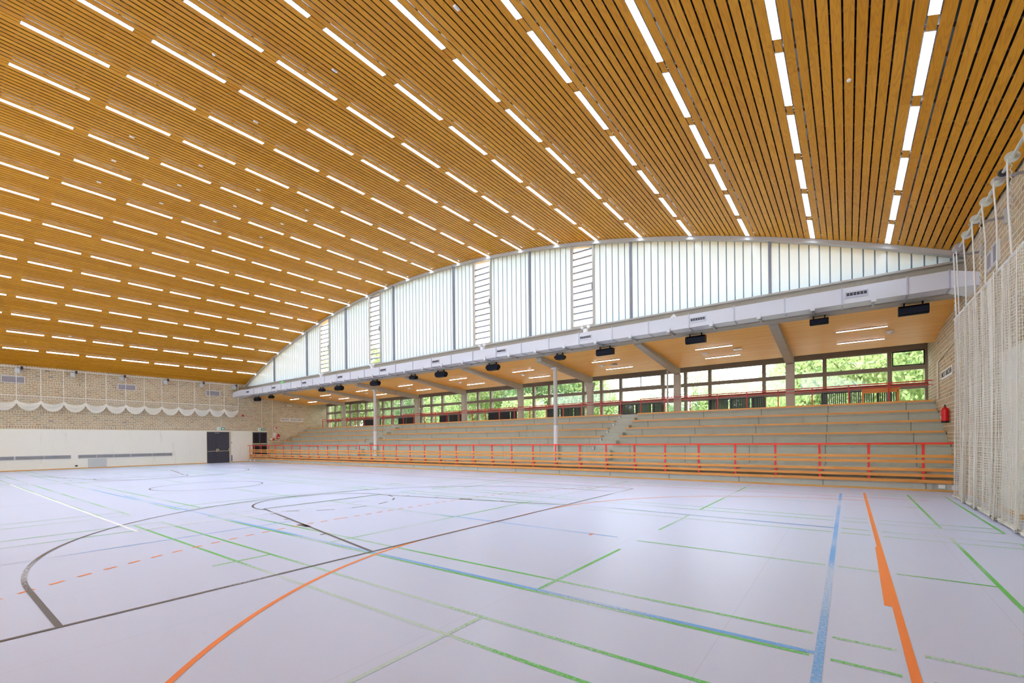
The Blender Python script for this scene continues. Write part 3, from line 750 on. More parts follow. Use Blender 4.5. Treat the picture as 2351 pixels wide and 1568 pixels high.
# loudspeakers under the edge beam
def speaker(x, w, h, ty, label):
    y = 18.12; zt = 5.655
    t = thing('loudspeaker', label, 'speaker', (x, y, zt - 0.1 - h), 'loudspeakers under the duct')
    c = zt - 0.09 - h / 2; d = 0.15
    poly = [(y - d, c - h * 0.28), (y - d * 0.55, c - h / 2), (y + d, c - h / 2 + 0.03), (y + d, c + h / 2), (y - d * 0.5, c + h / 2), (y - d, c + h * 0.25)]
    if ty == 'hex':
        pl = [(x - w / 2, c - h * .1), (x - w / 2 + 0.1, c - h / 2), (x + w / 2 - 0.1, c - h / 2), (x + w / 2, c - h * .1), (x + w / 2, c + h * .2), (x + w / 2 - 0.1, c + h / 2), (x - w / 2 + 0.1, c + h / 2), (x - w / 2, c + h * .2)]
        MB().prism(pl, 'y', y - 0.13, y + 0.15).build('cabinet', M_SPK, t, bevel=0.012)
        MB().prism([(x - w / 2 + 0.11, c - h / 2 + 0.04), (x + w / 2 - 0.11, c - h / 2 + 0.04), (x + w / 2 - 0.11, c + h / 2 - 0.03), (x - w / 2 + 0.11, c + h / 2 - 0.03)], 'y', y - 0.137, y - 0.131).build('grille', M_GRL, t)
    else:
        MB().prism(poly, 'x', x - w / 2, x + w / 2).build('cabinet', M_SPK, t, bevel=0.012)
        MB().prism([(y - d - 0.006, c - h * 0.22), (y - d - 0.001, c - h * 0.22), (y - d - 0.001, c + h * 0.2), (y - d - 0.006, c + h * 0.2)], 'x', x - w / 2 + 0.03, x + w / 2 - 0.03).build('grille', M_GRL, t)
    for s in (-1, 1): MB().box(x + s * w * 0.3 - 0.02, x + s * w * 0.3 + 0.02, y - 0.03, y + 0.03, zt - 0.1, zt + 0.006).build('bracket', M_SPK, t)
SP = [(1.60, .70, 'a'), (-.75, .52, 'b'), (-4.68, .72, 'a'), (-8.45, .76, 'a'), (-10.72, .5, 'b'), (-14.75, .78, 'a'), (-18.55, .8, 'a'), (-20.9, .55, 'b'), (-24.6, .8, 'a'), (-28.7, .8, 'a'), (-30.9, .55, 'b'), (-38.6, .55, 'b'), (-41.1, .85, 'a')]
for i, (x, w, k) in enumerate(SP):
    speaker(x, w, 0.3 if k == 'a' else 0.22, 'prism' if i < 4 else 'hex', '%s black loudspeaker hanging below the duct, %s from right wall' % ('large' if k == 'a' else 'small', 'nearest one' if i == 0 else ORD[i + 1]))

# ------------------------------------------------------------------ grandstand
ST = 5; SY = 20.1; SD = 0.8; SR = 0.4; SZ = 1.36
gs = thing('grandstand', 'stepped bare concrete stand rising behind the red and wooden railing', 'grandstand', (-19.8, 21, 0))
MB().box(XL + 0.001, XR - 0.001, YF, 18.2, 0.0, 0.30).build('base_wall', M_CONC, gs, bevel=0.01)
MB().box(XL + 0.001, XR - 0.001, 18.12, 18.3, 0.30, 0.50).build('shadow_gap_wall', M_CONCB, gs)
MB().box(XL + 0.001, XR - 0.001, 17.98, SY + 0.05, 0.50, 0.62).build('walkway', M_CONC, gs, bevel=0.01)
AIS = [(-9.95, -9.03), (-29.6, -28.6)]
SEG = [(AIS[0][1], XR - 0.04), (AIS[1][1], AIS[0][0]), (XL + 0.02, AIS[1][0])]
for k in range(ST):
    y0 = SY + SD * k; zt = SZ + SR * k; zb = 0.62 if k == 0 else SZ + SR * (k - 1)
    m = MB(); m.box(XL + 0.001, XR - 0.001, y0, (y0 + SD if k < ST - 1 else YW + 0.1), zb - 0.2, zt - 0.09)
    for a, b in SEG: m.box(a, b, y0 - 0.035, (y0 + SD if k < ST - 1 else YW + 0.1), zt - 0.085, zt)
    for a, b in AIS: m.box(a, b, y0, (y0 + SD if k < ST - 1 else YW + 0.1), zt - 0.09, zt)
    m.build('tier', M_CONC, gs)
    for a, b in AIS:
        if k == 0:
            MB().box(a + 0.02, b - 0.02, y0 - 0.6, y0, 0.62, 0.87).build('aisle_step', M_CONC, gs, bevel=0.008); MB().box(a + 0.02, b - 0.02, y0 - 0.3, y0, 0.87, 1.11).build('aisle_step', M_CONC, gs, bevel=0.008)
        else: MB().box(a + 0.02, b - 0.02, y0 - 0.38, y0, zb, zb + 0.2).build('aisle_step', M_CONC, gs, bevel=0.008)
rown = ['lowest', 'second lowest', 'middle', 'second highest', 'highest']
secn = ['right-hand section', 'long middle section', 'far left section']
for k in range(ST):
    for j, (a, b) in enumerate(SEG):
        y0 = SY + SD * k; zt = SZ + SR * k; m = MB()
        aa = a + (0.0 if j == 0 else 0.0); bb = b - (0.06 if j else 0.03)
        L = bb - aa; n = max(1, int(round(L / 5.0)))
        prof = [(y0 - 0.075, zt - 0.026), (y0 - 0.037, zt - 0.026), (y0 - 0.037, zt + 0.002), (y0 + 0.33, zt + 0.002), (y0 + 0.33, zt + 0.045), (y0 - 0.075, zt + 0.045)]
        for i in range(n): m.prism(prof, 'x', aa + L * i / n + 0.003, aa + L * (i + 1) / n - 0.003)
        m.build('bench_seat', M_BENCH, label='orange wooden bench board on the %s concrete tier, %s of the stand' % (rown[k], secn[j]), cat='bench', group='bench boards on the stand')
n_ = 0
for j, (a, b) in enumerate(AIS):
    for k in range(ST):
        zt = SZ + SR * k; y0 = SY + SD * k
        t = thing('step_light', 'small square step light beside the %s aisle, %s tier' % (['nearer', 'farther'][j], rown[k]), 'light', (a - 0.16, y0 - 0.04, zt - 0.2), 'step lights along the aisles')
        MB().box(a - 0.16, a - 0.02, y0 - 0.075, y0 - 0.036, zt - 0.26, zt - 0.08).build('cover', M_STEEL, t)
        MB().box(a - 0.13, a - 0.05, y0 - 0.08, y0 - 0.076, zt - 0.2, zt - 0.12).build('lens', M_WHITE, t)

# front railing
rl = thing('front_railing', 'long red steel railing with five orange wooden boards along the stand front', 'railing', (-19.9, 17.86, 0.24))
MB().box(XL + 0.02, XR - 0.26, 17.80, 17.88, 1.385, 1.435).build('handrail', M_RED, rl, bevel=0.006)
px = []; x = 1.76
while x > XL + 0.3: px.append(x); x -= 1.262
px.append(XL + 0.32)
for x in px:
    m = MB(); m.box(x - 0.033, x + 0.033, 17.84, 17.87, 0.235, 1.386); m.build('post', M_RED, rl)
    MB().box(x - 0.02, x + 0.05, 17.871, 18.0, 0.52, 0.57).box(x - 0.02, x + 0.05, 17.871, 17.92, 0.235, 0.29).build('fixing', M_RED2, rl)
ZS = [(0.985, 1.075), (0.83, 0.92), (0.585, 0.675), (0.42, 0.51), (0.245, 0.34)]
for zi, (z0, z1) in enumerate(ZS):
    i = 0; xs = [XR - 0.24] + [px[j] for j in range(3 + zi % 2, len(px) - 1, 4)] + [XL + 0.2]
    for a, b in zip(xs[:-1], xs[1:]):
        MB().box(b + 0.003, a - 0.003, 17.808, 17.839, z0, z1).build('board', M_SLAT, rl)
m = MB()
for x in px[:12]:
    for z0, z1 in ZS:
        for q in (0.3, 0.7): m.lathe((x, 17.808, z0 + (z1 - z0) * q), [(0.009, -0.004), (0.009, 0.0)], 8, 'y')
m.build('bolt_heads', M_STEEL, rl)['kind'] = 'stuff'

# rear railing in three pieces
def rail_back(a, b, label, end=None):
    t = thing('rear_railing', label, 'railing', ((a + b) / 2, 23.62, 2.96))
    MB().box(a, b, 23.60, 23.64, 3.75, 3.79).build('handrail', M_RED2, t)
    MB().box(a, b, 23.61, 23.635, 3.60, 3.63).build('mid_rail', M_RED2, t)
    n = max(1, int(round((b - a) / 1.25)))
    xs = [a + 0.02 + (b - a - 0.04) * i / n for i in range(n + 1)]
    for x in xs[:-1] if b > 2 else xs: MB().box(x - 0.022, x + 0.022, 23.60, 23.64, 2.961, 3.76).build('post', M_RED2, t)
rail_back(-9.0, XR - 0.05, 'thin dark red railing above the highest bench, piece reaching the right wall')
rail_back(-28.5, -10.1, 'thin dark red railing above the highest bench, long piece between the aisles')
rail_back(-40.2, -29.7, 'thin dark red railing above the highest bench, far piece by the end wall')

# ------------------------------------------------------------------ window wall behind the stand
ZR = [(2.96, 3.12), (3.63, 3.86), (4.44, 4.62), (5.24, 5.3)]
off = 0.0
for b in range(9):
    # bay from the wide light outwards; pattern repeats every 5 m
    xr = XR if b == 0 else 1.55 - 5.0 * (b - 1) - 2.36 - 2.5 + 0.0
    if b == 0: cuts = [XR, 1.45, -0.86, -2.12]
    else:
        c = -2.12 - 5.0 * (b - 1); cuts = [c, c - 1.22, c - 3.75, c - 5.0]
    if b == 8: cuts = [cuts[0], cuts[0] - 1.22, cuts[0] - 3.75, XL]
    w_ = thing('window_%d' % (b + 1), None, None, ((cuts[0] + cuts[-1]) / 2, YW, 2.96), kind='structure')
    m = MB()
    for z0, z1 in ZR: m.box(cuts[-1], cuts[0], YW - 0.09, YW + 0.09, z0, z1)
    for x in cuts[1:]: m.box(x - 0.075, x + 0.075, YW - 0.11, YW + 0.11, 2.96, 5.3)
    if b == 0: m.box(XR - 0.09, XR - 0.001, YW - 0.11, YW + 0.11, 2.96, 5.3)
    m.build('concrete_frame', M_CONCW, w_)
    for i in range(3):
        xa, xb = cuts[i + 1] + 0.075, cuts[i] - 0.075
        for j in range(3):
            z0, z1 = ZR[j][1], ZR[j + 1][0]
            MB().box(xa, xb, YW - 0.006, YW + 0.0, z0, z1).build('pane', M_CLEAR, w_)
            if j == 2 and i == 1 and b in (2, 4, 6):
                m = MB(); f = 0.05
                m.box(xa, xb, YW - 0.14, YW - 0.09, z0, z0 + f).box(xa, xb, YW - 0.14, YW - 0.09, z1 - f, z1)
                for q in (xa, (xa + xb) / 2 - f / 2, xb - f): m.box(q, q + f, YW - 0.139, YW - 0.091, z0, z1)
                m.build('sash', M_ARCH, w_)
    if b == 0:
        m = MB(); m.box(1.53, XR - 0.09, YW - 0.13, YW - 0.1, 4.62, 4.66).box(1.53, XR - 0.09, YW - 0.13, YW - 0.1, 5.2, 5.24).box(1.53, 1.57, YW - 0.129, YW - 0.101, 4.62, 5.24).box(XR - 0.13, XR - 0.09, YW - 0.129, YW - 0.101, 4.62, 5.24)
        m.build('sash', M_BLACK, w_)
# lower red pipe in front of the windows
MB().tube([(XL + 0.1, YW - 0.2, 3.84), (XR - 0.02, YW - 0.2, 3.84)], 0.025, 8).build('window_guard_rail', M_RED2, label='single thin red pipe running across the rear windows', cat='rail')
# radiators
def radiator(xa, xb, label, r=0.036):
    t = thing('radiator', label, 'radiator', ((xa + xb) / 2, 25.1, 2.97), 'radiators under the rear windows')
    n = int((xb - xa) / 0.075)
    z0, z1 = 3.02, 3.62
    m = MB()
    for i in range(n):
        x = xa + (xb - xa) * (i + 0.5) / n
        if i % 13 == 12: continue
        m.tube([(x, 25.1, z0), (x, 25.1, z1)], r, 6)
    m.build('heating_fins', M_RAD, t)
    MB().tube([(xa, 25.1, z0), (xb, 25.1, z0)], 0.03, 8).build('lower_pipe', M_RAD, t)
    MB().tube([(xa, 25.1, z1), (xb, 25.1, z1)], 0.03, 8).build('upper_pipe', M_RAD, t)
    for i in range(0, n + 1, 13):
        x = min(xa + (xb - xa) * (i + 0.5) / n if i else xa, xb); MB().box(x - 0.04, x + 0.04, 25.06, 25.15, 2.961, z1 + 0.02).build('bracket', M_RAD, t)
radiator(-0.95, 1.75, 'dark tubular radiator behind the wooden desk frame, by the right wall', 0.02)
for k in range(1, 8):
    c = -2.12 - 5.0 * (k - 1)
    radiator(c - 3.72, c - 1.2, 'dark ribbed radiator below the rear windows, %s from the right wall' % ORD[k + 1])
t = thing('desk_frame', 'orange wooden desk frame standing before the radiator by the right wall', 'desk', (1.1, 24.0, 2.96))
MB().box(0.47, 1.68, 23.75, 24.2, 3.52, 3.6).build('desk_top', M_DESK, t)
MB().box(0.47, 1.62, 23.78, 23.82, 3.42, 3.52).build('apron', M_DESK, t)
for x in (0.5, 1.62):
    for y in (23.78, 24.12): MB().box(x - 0.03, x + 0.03, y, y + 0.06, 2.961, 3.42 if x < 1 and y < 24 else 3.52).build('leg', M_DESK, t)

# ------------------------------------------------------------------ doors of the left wall
d = thing('door_1', None, None, (XL, 15.55, 0), kind='structure')
MB().box(XL - 0.3, XL + 0.01, 16.36, 16.48, 0, 2.63).box(XL - 0.3, XL + 0.01, 14.66, 14.69, 0, 2.63).box(XL - 0.3, XL + 0.01, 14.69, 16.36, 2.59, 2.63).build('frame', M_FRAME, d)
for i, (a, b) in enumerate(((14.695, 15.46), (15.465, 16.355))):
    lf = MB().box(XL - 0.12, XL - 0.06, a, b, 0.005, 2.585).build('leaf', M_DOOR, d)
    s = 1 if i == 0 else -1
    m = MB(); xh = XL + 0.04
    ya, yb = (a + 0.02, b - 0.12) if i == 0 else (a + 0.14, b - 0.06)
    m.tube([(xh, ya, 0.98), (xh, yb, 1.0)], 0.02, 8); m.tube([(xh, yb if i == 0 else ya, 1.0), (xh - 0.06, (b - 0.05) if i == 0 else (a + 0.04), 1.17)], 0.018, 8)
    if i: m.tube([(xh, yb, 1.0), (xh - 0.06, b - 0.04, 1.2)], 0.018, 8)
    m.box(XL - 0.06, XL - 0.03, b - 0.08 if i == 0 else a + 0.02, b - 0.03 if i == 0 else a + 0.07, 0.93, 1.19)
    m.build('panic_bar', M_BAR, lf)
MB().box(XL - 0.06, XL - 0.01, 15.25, 15.6, 2.48, 2.52).build('closer', M_STEEL, d)
MB().box(XL - 0.4, XL - 0.32, 14.5, 16.6, 0, 2.7).build('backing', M_DARK, d)
d = thing('door_2', None, None, (XL, 18.9, 0.62), kind='structure')
MB().box(XL - 0.3, XL + 0.01, 18.2, 18.24, 0.62, 2.64).box(XL - 0.3, XL + 0.01, 19.47, 19.55, 0.62, 2.64).box(XL - 0.3, XL + 0.01, 18.24, 19.47, 2.59, 2.64).build('frame', M_FRAME, d)
for i, (a, b) in enumerate(((18.245, 18.84), (18.85, 19.465))):
    m = MB(); m.box(XL - 0.1, XL - 0.05, a, a + 0.06, 0.63, 2.585).box(XL - 0.1, XL - 0.05, b - 0.06, b, 0.63, 2.585).box(XL - 0.1, XL - 0.05, a, b, 0.63, 0.75).box(XL - 0.1, XL - 0.05, a, b, 2.5, 2.585)
    lf = m.build('leaf', M_DOOR, d)
    MB().box(XL - 0.08, XL - 0.07, a + 0.06, b - 0.06, 0.75, 2.5).build('glass', M_DGLASS, lf)
    MB().box(XL - 0.05, XL + 0.03, a + 0.03, b - 0.03, 1.5, 1.6).build('panic_bar', M_BAR, lf)
MB().box(XL - 0.4, XL - 0.32, 18.1, 19.6, 0.6, 2.7).build('backing', M_DARK, d)
MB().box(XL + 0.001, XL + 0.04, 16.5, 16.56, 1.62, 1.75).build('door_switch', M_STEEL, label='small grey switch box on the wall right of the dark double door', cat='switch')
MB().box(XL + 0.001, XL + 0.04, 16.5, 16.56, 0.1, 0.62).build('cable_cover', plain('blue_cover', (80, 96, 150), 0.5), label='short blue cable cover low beside the dark double door', cat='cover')

# signs, extinguishers, conduits
def plate(name, y0, y1, z0, z1, mat, label, cat, x=XL, s=1, th=0.03, group=None):
    return MB().box(min(x + s * 0.001, x + s * th), max(x + s * 0.001, x + s * th), y0, y1, z0, z1).build(name, mat, label=label, cat=cat, group=group)
def exit_sign(yc_, zc, arrow, label):
    t = thing('exit_sign', label, 'sign', (XL, yc_, zc - 0.1), 'green exit signs')
    MB().box(XL + 0.001, XL + 0.05, yc_ - 0.29, yc_ + 0.29, zc - 0.13, zc + 0.13).build('housing', M_WHITE, t)
    MB().box(XL + 0.05, XL + 0.054, yc_ + 0.0, yc_ + 0.27, zc - 0.11, zc + 0.11).build('green_field', M_GREEN, t)
    m = MB(); a = yc_ + 0.135; X0, X1 = XL + 0.054, XL + 0.057
    if arrow == 'plus':
        m.box(X0, X1, a - 0.03, a + 0.03, zc - 0.085, zc + 0.03); m.prism([(a - 0.08, zc + 0.01), (a + 0.08, zc + 0.01), (a, zc + 0.09)], 'x', X0, X1)
    else:
        m.prism([(a - 0.1, zc), (a, zc + 0.09), (a, zc - 0.09)], 'x', X0, X1); m.prism([(a + 0.1, zc), (a, zc + 0.09), (a, zc - 0.09)], 'x', X0, X1)
    m.build('arrow', M_WHITE, t)
    m = MB(); q = yc_ - 0.12    # running figure on the pale half
    m.lathe((X0 - 0.004, q + 0.01, zc + 0.07), [(0.018, 0), (0.018, 0.003)], 10, 'x')
    m.prism([(q - 0.02, zc + 0.04), (q + 0.02, zc + 0.04), (q + 0.01, zc - 0.02), (q + 0.05, zc - 0.08), (q + 0.02, zc - 0.08), (q - 0.01, zc - 0.04), (q - 0.05, zc - 0.06), (q - 0.05, zc - 0.03)], 'x', X0 - 0.004, X0 - 0.001)
    m.prism([(q + 0.07, zc - 0.1), (q + 0.09, zc - 0.1), (q + 0.09, zc + 0.09), (q + 0.07, zc + 0.09)], 'x', X0 - 0.004, X0 - 0.001)
    m.build('figure', plain('pale_green_print', (120, 190, 150), 0.5) if arrow != 'plus' else M_GREEN, t)
exit_sign(15.72, 2.87, 'diamond', 'white and green exit sign above the solid dark double door')
exit_sign(18.95, 2.84, 'plus', 'white and green exit sign above the glazed door behind the railing')
def no_smoking(x, s, y0, y1, z0, z1, label):
    t = thing('wall_sign', label, 'sign', (x, (y0 + y1) / 2, z0))
    MB().box(min(x + s * .001, x + s * .02), max(x + s * .001, x + s * .02), y0, y1, z0, z1).build('board', M_SIGN, t)
    me = text_mesh('NICHT  RAUCHEN', 0.27); me.materials.append(M_BLACK)
    xs = [v.co.x for v in me.vertices]; w = max(xs) - min(xs); ys = [v.co.y for v in me.vertices]; h = max(ys) - min(ys)
    o = bpy.data.objects.new('lettering', me); COL.objects.link(o); o.parent = t
    o.location = (s * 0.023, 0, (z1 - z0) / 2)
    o.rotation_euler = (PI / 2, 0, PI / 2 if s > 0 else -PI / 2)
    o.scale = ((y1 - y0) * 0.92 / w, (z1 - z0) * 0.62 / h, 1)
    WORLD[o.name] = (0, 0, 0)
no_smoking(XL, 1, 20.69, 22.82, 3.62, 3.94, 'white board reading NICHT RAUCHEN on the far brick wall by the stand')
no_smoking(XR, -1, 19.8, 21.8, 3.58, 3.88, 'white board reading NICHT RAUCHEN beside the hanging net')
def extinguisher(x, y, z0, h, r, label):
    t = thing('fire_extinguisher', label, 'extinguisher', (x, y, z0))
    MB().lathe((x, y, z0 + h * .08), [(r * .9, 0), (r, h * .05), (r, h * .6), (r * .8, h * .7), (r * .4, h * .76), (r * .35, h * .8)], 16).build('cylinder', M_EXT, t, smooth=False)
    MB().lathe((x, y, z0), [(r, 0), (r, h * .1)], 16).build('foot_ring', M_BLACK, t)
    MB().box(x - 0.02, x + 0.02, y - 0.05, y + 0.03, z0 + h * .88, z0 + h * .92).tube([(x, y, z0 + h * .86), (x, y, z0 + h)], 0.018, 8).build('valve', M_BLACK, t)
    MB().tube([(x, y + 0.03, z0 + h * .88), (x, y + r * 1.2, z0 + h * .8), (x, y + r * 1.25, z0 + h * .3)], 0.012, 6).build('hose', M_BLACK, t)
    s = 1 if x < 0 else -1
    MB().box(min(x + s * r * .96, x + s * (r + .004)), max(x + s * r * .96, x + s * (r + .004)), y - r * .45, y + r * .45, z0 + h * .2, z0 + h * .36).build('white_tag', M_SIGN, t)
extinguisher(XL + 0.12, 20.4, 1.98, 0.5, 0.1, 'red fire extinguisher on the far brick wall below the small red sign')
extinguisher(XR - 0.12, 20.35, 2.05, 0.6, 0.1, 'red fire extinguisher on the brick wall beside the hanging net')
t = thing('fire_sign', 'small square red and white fire sign on the far brick wall', 'sign', (XL, 20.25, 2.95))
MB().box(XL + 0.001, XL + 0.02, 20.12, 20.38, 2.85, 3.1).build('board', M_SIGN, t)
MB().box(XL + 0.02, XL + 0.024, 20.2, 20.37, 2.9, 3.09).build('red_field', plain('orange_red', (220, 90, 50), 0.5), t)
plate('notice_sheet', 20.0, 20.25, 2.15, 2.55, M_SIGN, 'white paper notice pinned beside the pipe on the far brick wall', 'notice', th=0.01)
plate('light_switch', 19.72, 19.9, 1.9, 2.05, M_WHITE, 'small white switch at the foot of the wall pipe', 'switch')
plate('fire_alarm_box', 19.97, 20.12, 1.85, 2.02, M_EXT, 'small red alarm box beside the white switch on the far wall', 'alarm')
for y, lab in ((16.85, 'small red sounder on the far brick wall nearest the net cords'), (17.45, 'small red sounder on the far brick wall nearer the stand')):
    MB().lathe((XL + 0.001, y, 4.02), [(0.07, 0), (0.07, 0.06), (0.04, 0.09), (0, 0.09)], 12, 'x').build('alarm_sounder', M_EXT, label=lab, cat='alarm', group='red sounders')
def pipe(y, z0, z1, label, x=XL + 0.03, r=0.028): MB().tube([(x, y, z0), (x, y, z1)], r, 8).build('wall_conduit', M_CAM, label=label, cat='pipe')
pipe(19.02, 3.0, 5.66, 'thin pale pipe rising above the green sign of the glazed door')
pipe(19.95, 2.06, 5.6, 'thin pale pipe ending at the white switch near the extinguisher')
pipe(15.75, 3.02, 5.0, 'thin pale pipe rising above the sign of the solid dark door', r=0.02)
t = thing('wall_camera', 'cream surveillance projector box high on the far brick wall under the soffit', 'camera', (XL, 21.3, 5.1))
MB().box(XL + 0.15, XL + 0.45, 21.2, 21.55, 5.0, 5.18).build('body', M_CAM, t, bevel=0.02)
MB().tube([(XL, 20.9, 5.1), (XL + 0.3, 21.25, 5.1)], 0.02, 6).build('arm', M_CAM, t)
MB().tube([(XR - 0.03, 22.5, 2.97), (XR - 0.03, 22.5, 4.3)], 0.03, 8).tube([(XR - 0.02, 22.5, 4.32), (XR - 0.02, 19.0, 4.55)], 0.02, 6).build('wall_conduit', M_CAM, label='pale vertical pipe with a cable trunk on the right brick wall', cat='pipe')
# ventilation plates
def vent(x, s, y0, y1, z0, z1, label, panes=1):
    t = thing('wall_vent', label, 'vent', (x, (y0 + y1) / 2, z0), 'ventilation plates on the brick')
    X = lambda a: x + s * a
    def bx(m, a, b, *r): m.box(min(X(a), X(b)), max(X(a), X(b)), *r)
    m = MB(); bx(m, .001, .05, y0, y1, z0, z0 + 0.03); bx(m, .001, .05, y0, y1, z1 - 0.03, z1); bx(m, .001, .05, y0, y0 + .03, z0 + .03, z1 - .03); bx(m, .001, .05, y1 - .03, y1, z0 + .03, z1 - .03)
    m.build('frame', M_WHITE, t)
    m = MB(); k = 14
    for i in range(k):
        zz = z0 + 0.03 + (z1 - z0 - 0.06) * (i + .5) / k; bx(m, .005, .03, y0 + .03, y1 - .03, zz - .009, zz + .009)
    m.build('slats', M_VENT, t)
vent(XL, 1, 3.48, 4.5, 5.6, 6.04, 'framed grey vent high on the far wall, farthest from the stand')
vent(XL, 1, 9.07, 10.11, 5.6, 6.02, 'framed grey vent high on the far wall, middle one of three')
vent(XL, 1, 14.63, 15.68, 5.58, 6.01, 'framed grey vent high on the far wall, nearest the stand')
vent(XR, -1, 14.12, 14.62, 5.42, 5.88, 'small framed vent on the right wall above the net, farther half')
vent(XR, -1, 14.66, 15.16, 5.42, 5.83, 'small framed vent on the right wall above the net, half nearer the stand')
# long low grilles
def long_grille(y0, y1, label):
    t = thing('wall_grille', label, 'grille', (XL, (y0 + y1) / 2, 0.68), 'long low grilles in the end wall')
    z0, z1 = 0.69, 0.96
    m = MB(); m.box(XL + .001, XL + .03, y0, y1, z0, z0 + .03).box(XL + .001, XL + .03, y0, y1, z1 - .03, z1)
    n = int(round((y1 - y0) / 1.1)) or 1
    for i in range(n + 1): yy = y0 + (y1 - y0) * i / n; m.box(XL + .001, XL + .03, yy - .02, yy + .02, z0 + .03, z1 - .03)
    m.build('frame', M_HOUS, t)
    m = MB()
    for i in range(7): zz = z0 + .045 + i * .03; m.box(XL + .002, XL + .02, y0 + .02, y1 - .02, zz, zz + .018)
    m.build('slats', M_GRIL, t)
long_grille(1.5, 4.0, 'long low grey grille in the end wall, cut by the picture edge')
long_grille(4.05, 6.6, 'long low grey grille in the end wall, between two others, left of the black socket')
long_grille(6.95, 9.75, 'long low grey grille in the end wall above the pale floor-level panel')
long_grille(9.78, 12.3, 'long low grey grille in the end wall nearest the dark double door')
plate('access_panel', 7.45, 8.43, 0.02, 0.66, M_PANEL, 'pale square access panel at floor level under a long grille', 'panel', th=0.02)
plate('floor_socket', 6.8, 6.92, 0.16, 0.25, M_BLACK, 'small black socket low on the end wall', 'socket')
# sockets at both ends of the front wall
t = thing('power_box', 'grey and white power socket box below the railing beside the hanging net', 'socket', (2.1, YF, 0.1))
MB().box(1.95, 2.0, YF - 0.06, YF - 0.001, 0.07, 0.22).build('bracket', M_STEEL, t); MB().box(2.08, 2.22, YF - 0.08, YF - 0.001, 0.1, 0.21).build('socket', M_WHITE, t); MB().box(2.36, 2.6, YF - 0.08, YF - 0.001, 0.07, 0.2).build('junction', M_HOUS, t)
for i, x in enumerate((-41.95, -41.2)):
    MB().lathe((x, YF - 0.06, 0.14), [(0.1, 0), (0.11, 0.03), (0.1, 0.059)], 14, 'y').build('front_socket', M_WHITE, label='round white socket under the far end of the railing, %s' % ['nearest the corner', 'next one along'][i], cat='socket', group='round sockets')

# ------------------------------------------------------------------ raised net at the left wall
XN = -41.95
net = thing('raised_net', 'cream protective net gathered up in hanging swags along the far end wall', 'net', (XN, 9.5, 3.85))
ry = [16.93 - 1.07 * i for i in range(15)]
rng = np.random.RandomState(3)
for i in range(14):
    y1, y0 = ry[i], ry[i + 1]; m = MB()
    for s in range(34):
        u = s / 33.0; dz = rng.uniform(-0.012, 0.012); dxx = rng.uniform(-0.07, 0.07)
        sag_lo, sag_hi = 0.55, 0.20
        sag = sag_hi + (sag_lo - sag_hi) * u
        z_end = 4.50 - 0.16 * u
        pts = []
        for k in range(11):
            t = k / 10.0; e = 4 * t * (1 - t)
            pts.append((XN + dxx * e, y0 + (y1 - y0) * t, z_end - (sag - 0.16 * u * 0.3) * (e ** 0.8) + dz))
        m.tube(pts, 0.015, 3, False)
    m.build('swag', M_NET, net)
m = MB(); yy = ry[-1]
while yy < ry[0]:
    f = ((yy - ry[-1]) / 1.07) % 1.0; e = 4 * f * (1 - f)
    m.tube([(XN + 0.01, yy, 4.79), (XN + 0.01, yy, 4.5 - 0.2 * e ** 0.8)], 0.0028, 3, False); yy += 0.06
for k in range(8):
    z = 4.77 - k * 0.06; m.tube([(XN + 0.012, ry[-1], z), (XN + 0.012, ry[0], z)], 0.0028, 3, False)
m.build('upper_mesh', M_NET, net)
MB().tube([(XN, ry[-1], 4.8), (XN, ry[0], 4.8)], 0.018, 6).build('top_rail', M_ROPE, net)
for i in range(15):
    MB().tube([(XN, ry[i], 6.58), (XN, ry[i], 4.45)], 0.018, 6).build('rope', M_ROPE, net)
    if i < 14: pass
hs = thing('hoist_shaft', 'thin pale hoist shaft under the ceiling along the far end wall', 'hoist', (XN, 9.5, 6.58))
MB().tube([(XN, 2.0, 6.6), (XN, 17.0, 6.6)], 0.022, 8).build('shaft', M_ROPE, hs)
for i, y in enumerate((4.26, 6.77, 9.32, 11.9, 14.29, 16.73)):
    br = MB().box(XL + 0.001, XN + 0.1, y - 0.03, y + 0.03, 6.44, 6.48).box(XL + .001, XL + .03, y - .1, y + .1, 6.35, 6.6).build('bracket', M_STEEL, hs)
    MB().box(XN - 0.1, XN + 0.12, y - 0.22, y - 0.02, 6.22, 6.5).build('motor_box', M_PANEL, br)
    MB().lathe((XN, y + 0.02, 6.55), [(0.1, 0), (0.11, 0.02), (0.1, 0.1)], 12, 'y').build('drum', M_RAD, br)

# ------------------------------------------------------------------ hoist and hanging net at the right wall
XS, ZSH = 2.2, 6.2
hs = thing('hoist_shaft', 'grey hoist shaft with pulley discs above the net by the right wall', 'hoist', (XS, 12, ZSH))
MB().tube([(XS, 8.3, ZSH), (XS, 15.55, ZSH)], 0.024, 12).build('shaft', M_SHAFT, hs)
dys = [9.98, 10.88, 11.77, 12.65, 13.54, 14.45]
for y in dys + [9.1]:
    MB().lathe((XS, y - 0.02, ZSH), [(0.035, -0.06), (0.035, 0), (0.092, 0.0), (0.096, 0.006), (0.092, 0.012), (0.035, 0.012), (0.035, 0.05)], 24, 'y').build('pulley_disc', M_SHAFT, hs)
MB().lathe((XS, 12.2, ZSH), [(0.034, -0.08), (0.034, 0.08)], 12, 'y').build('shaft_coupling', M_SHAFT, hs)
for y in (15.75, 13.55 + 0.03, 11.8 - 0.35):
    a = MB().box(2.1, XR - 0.05, y - 0.02, y + 0.02, 6.2 - 0.09, 6.2 - 0.045).build('wall_arm', M_STEEL, hs)
    MB().box(XR - 0.05, XR - 0.001, y - 0.06, y + 0.06, 6.0, 6.3).build('wall_plate', M_PANEL, a)
    MB().lathe((XS, y - 0.025, 6.2), [(0.06, -0.03), (0.07, 0), (0.06, 0.05)], 12, 'y').build('bearing', M_RAD, a)
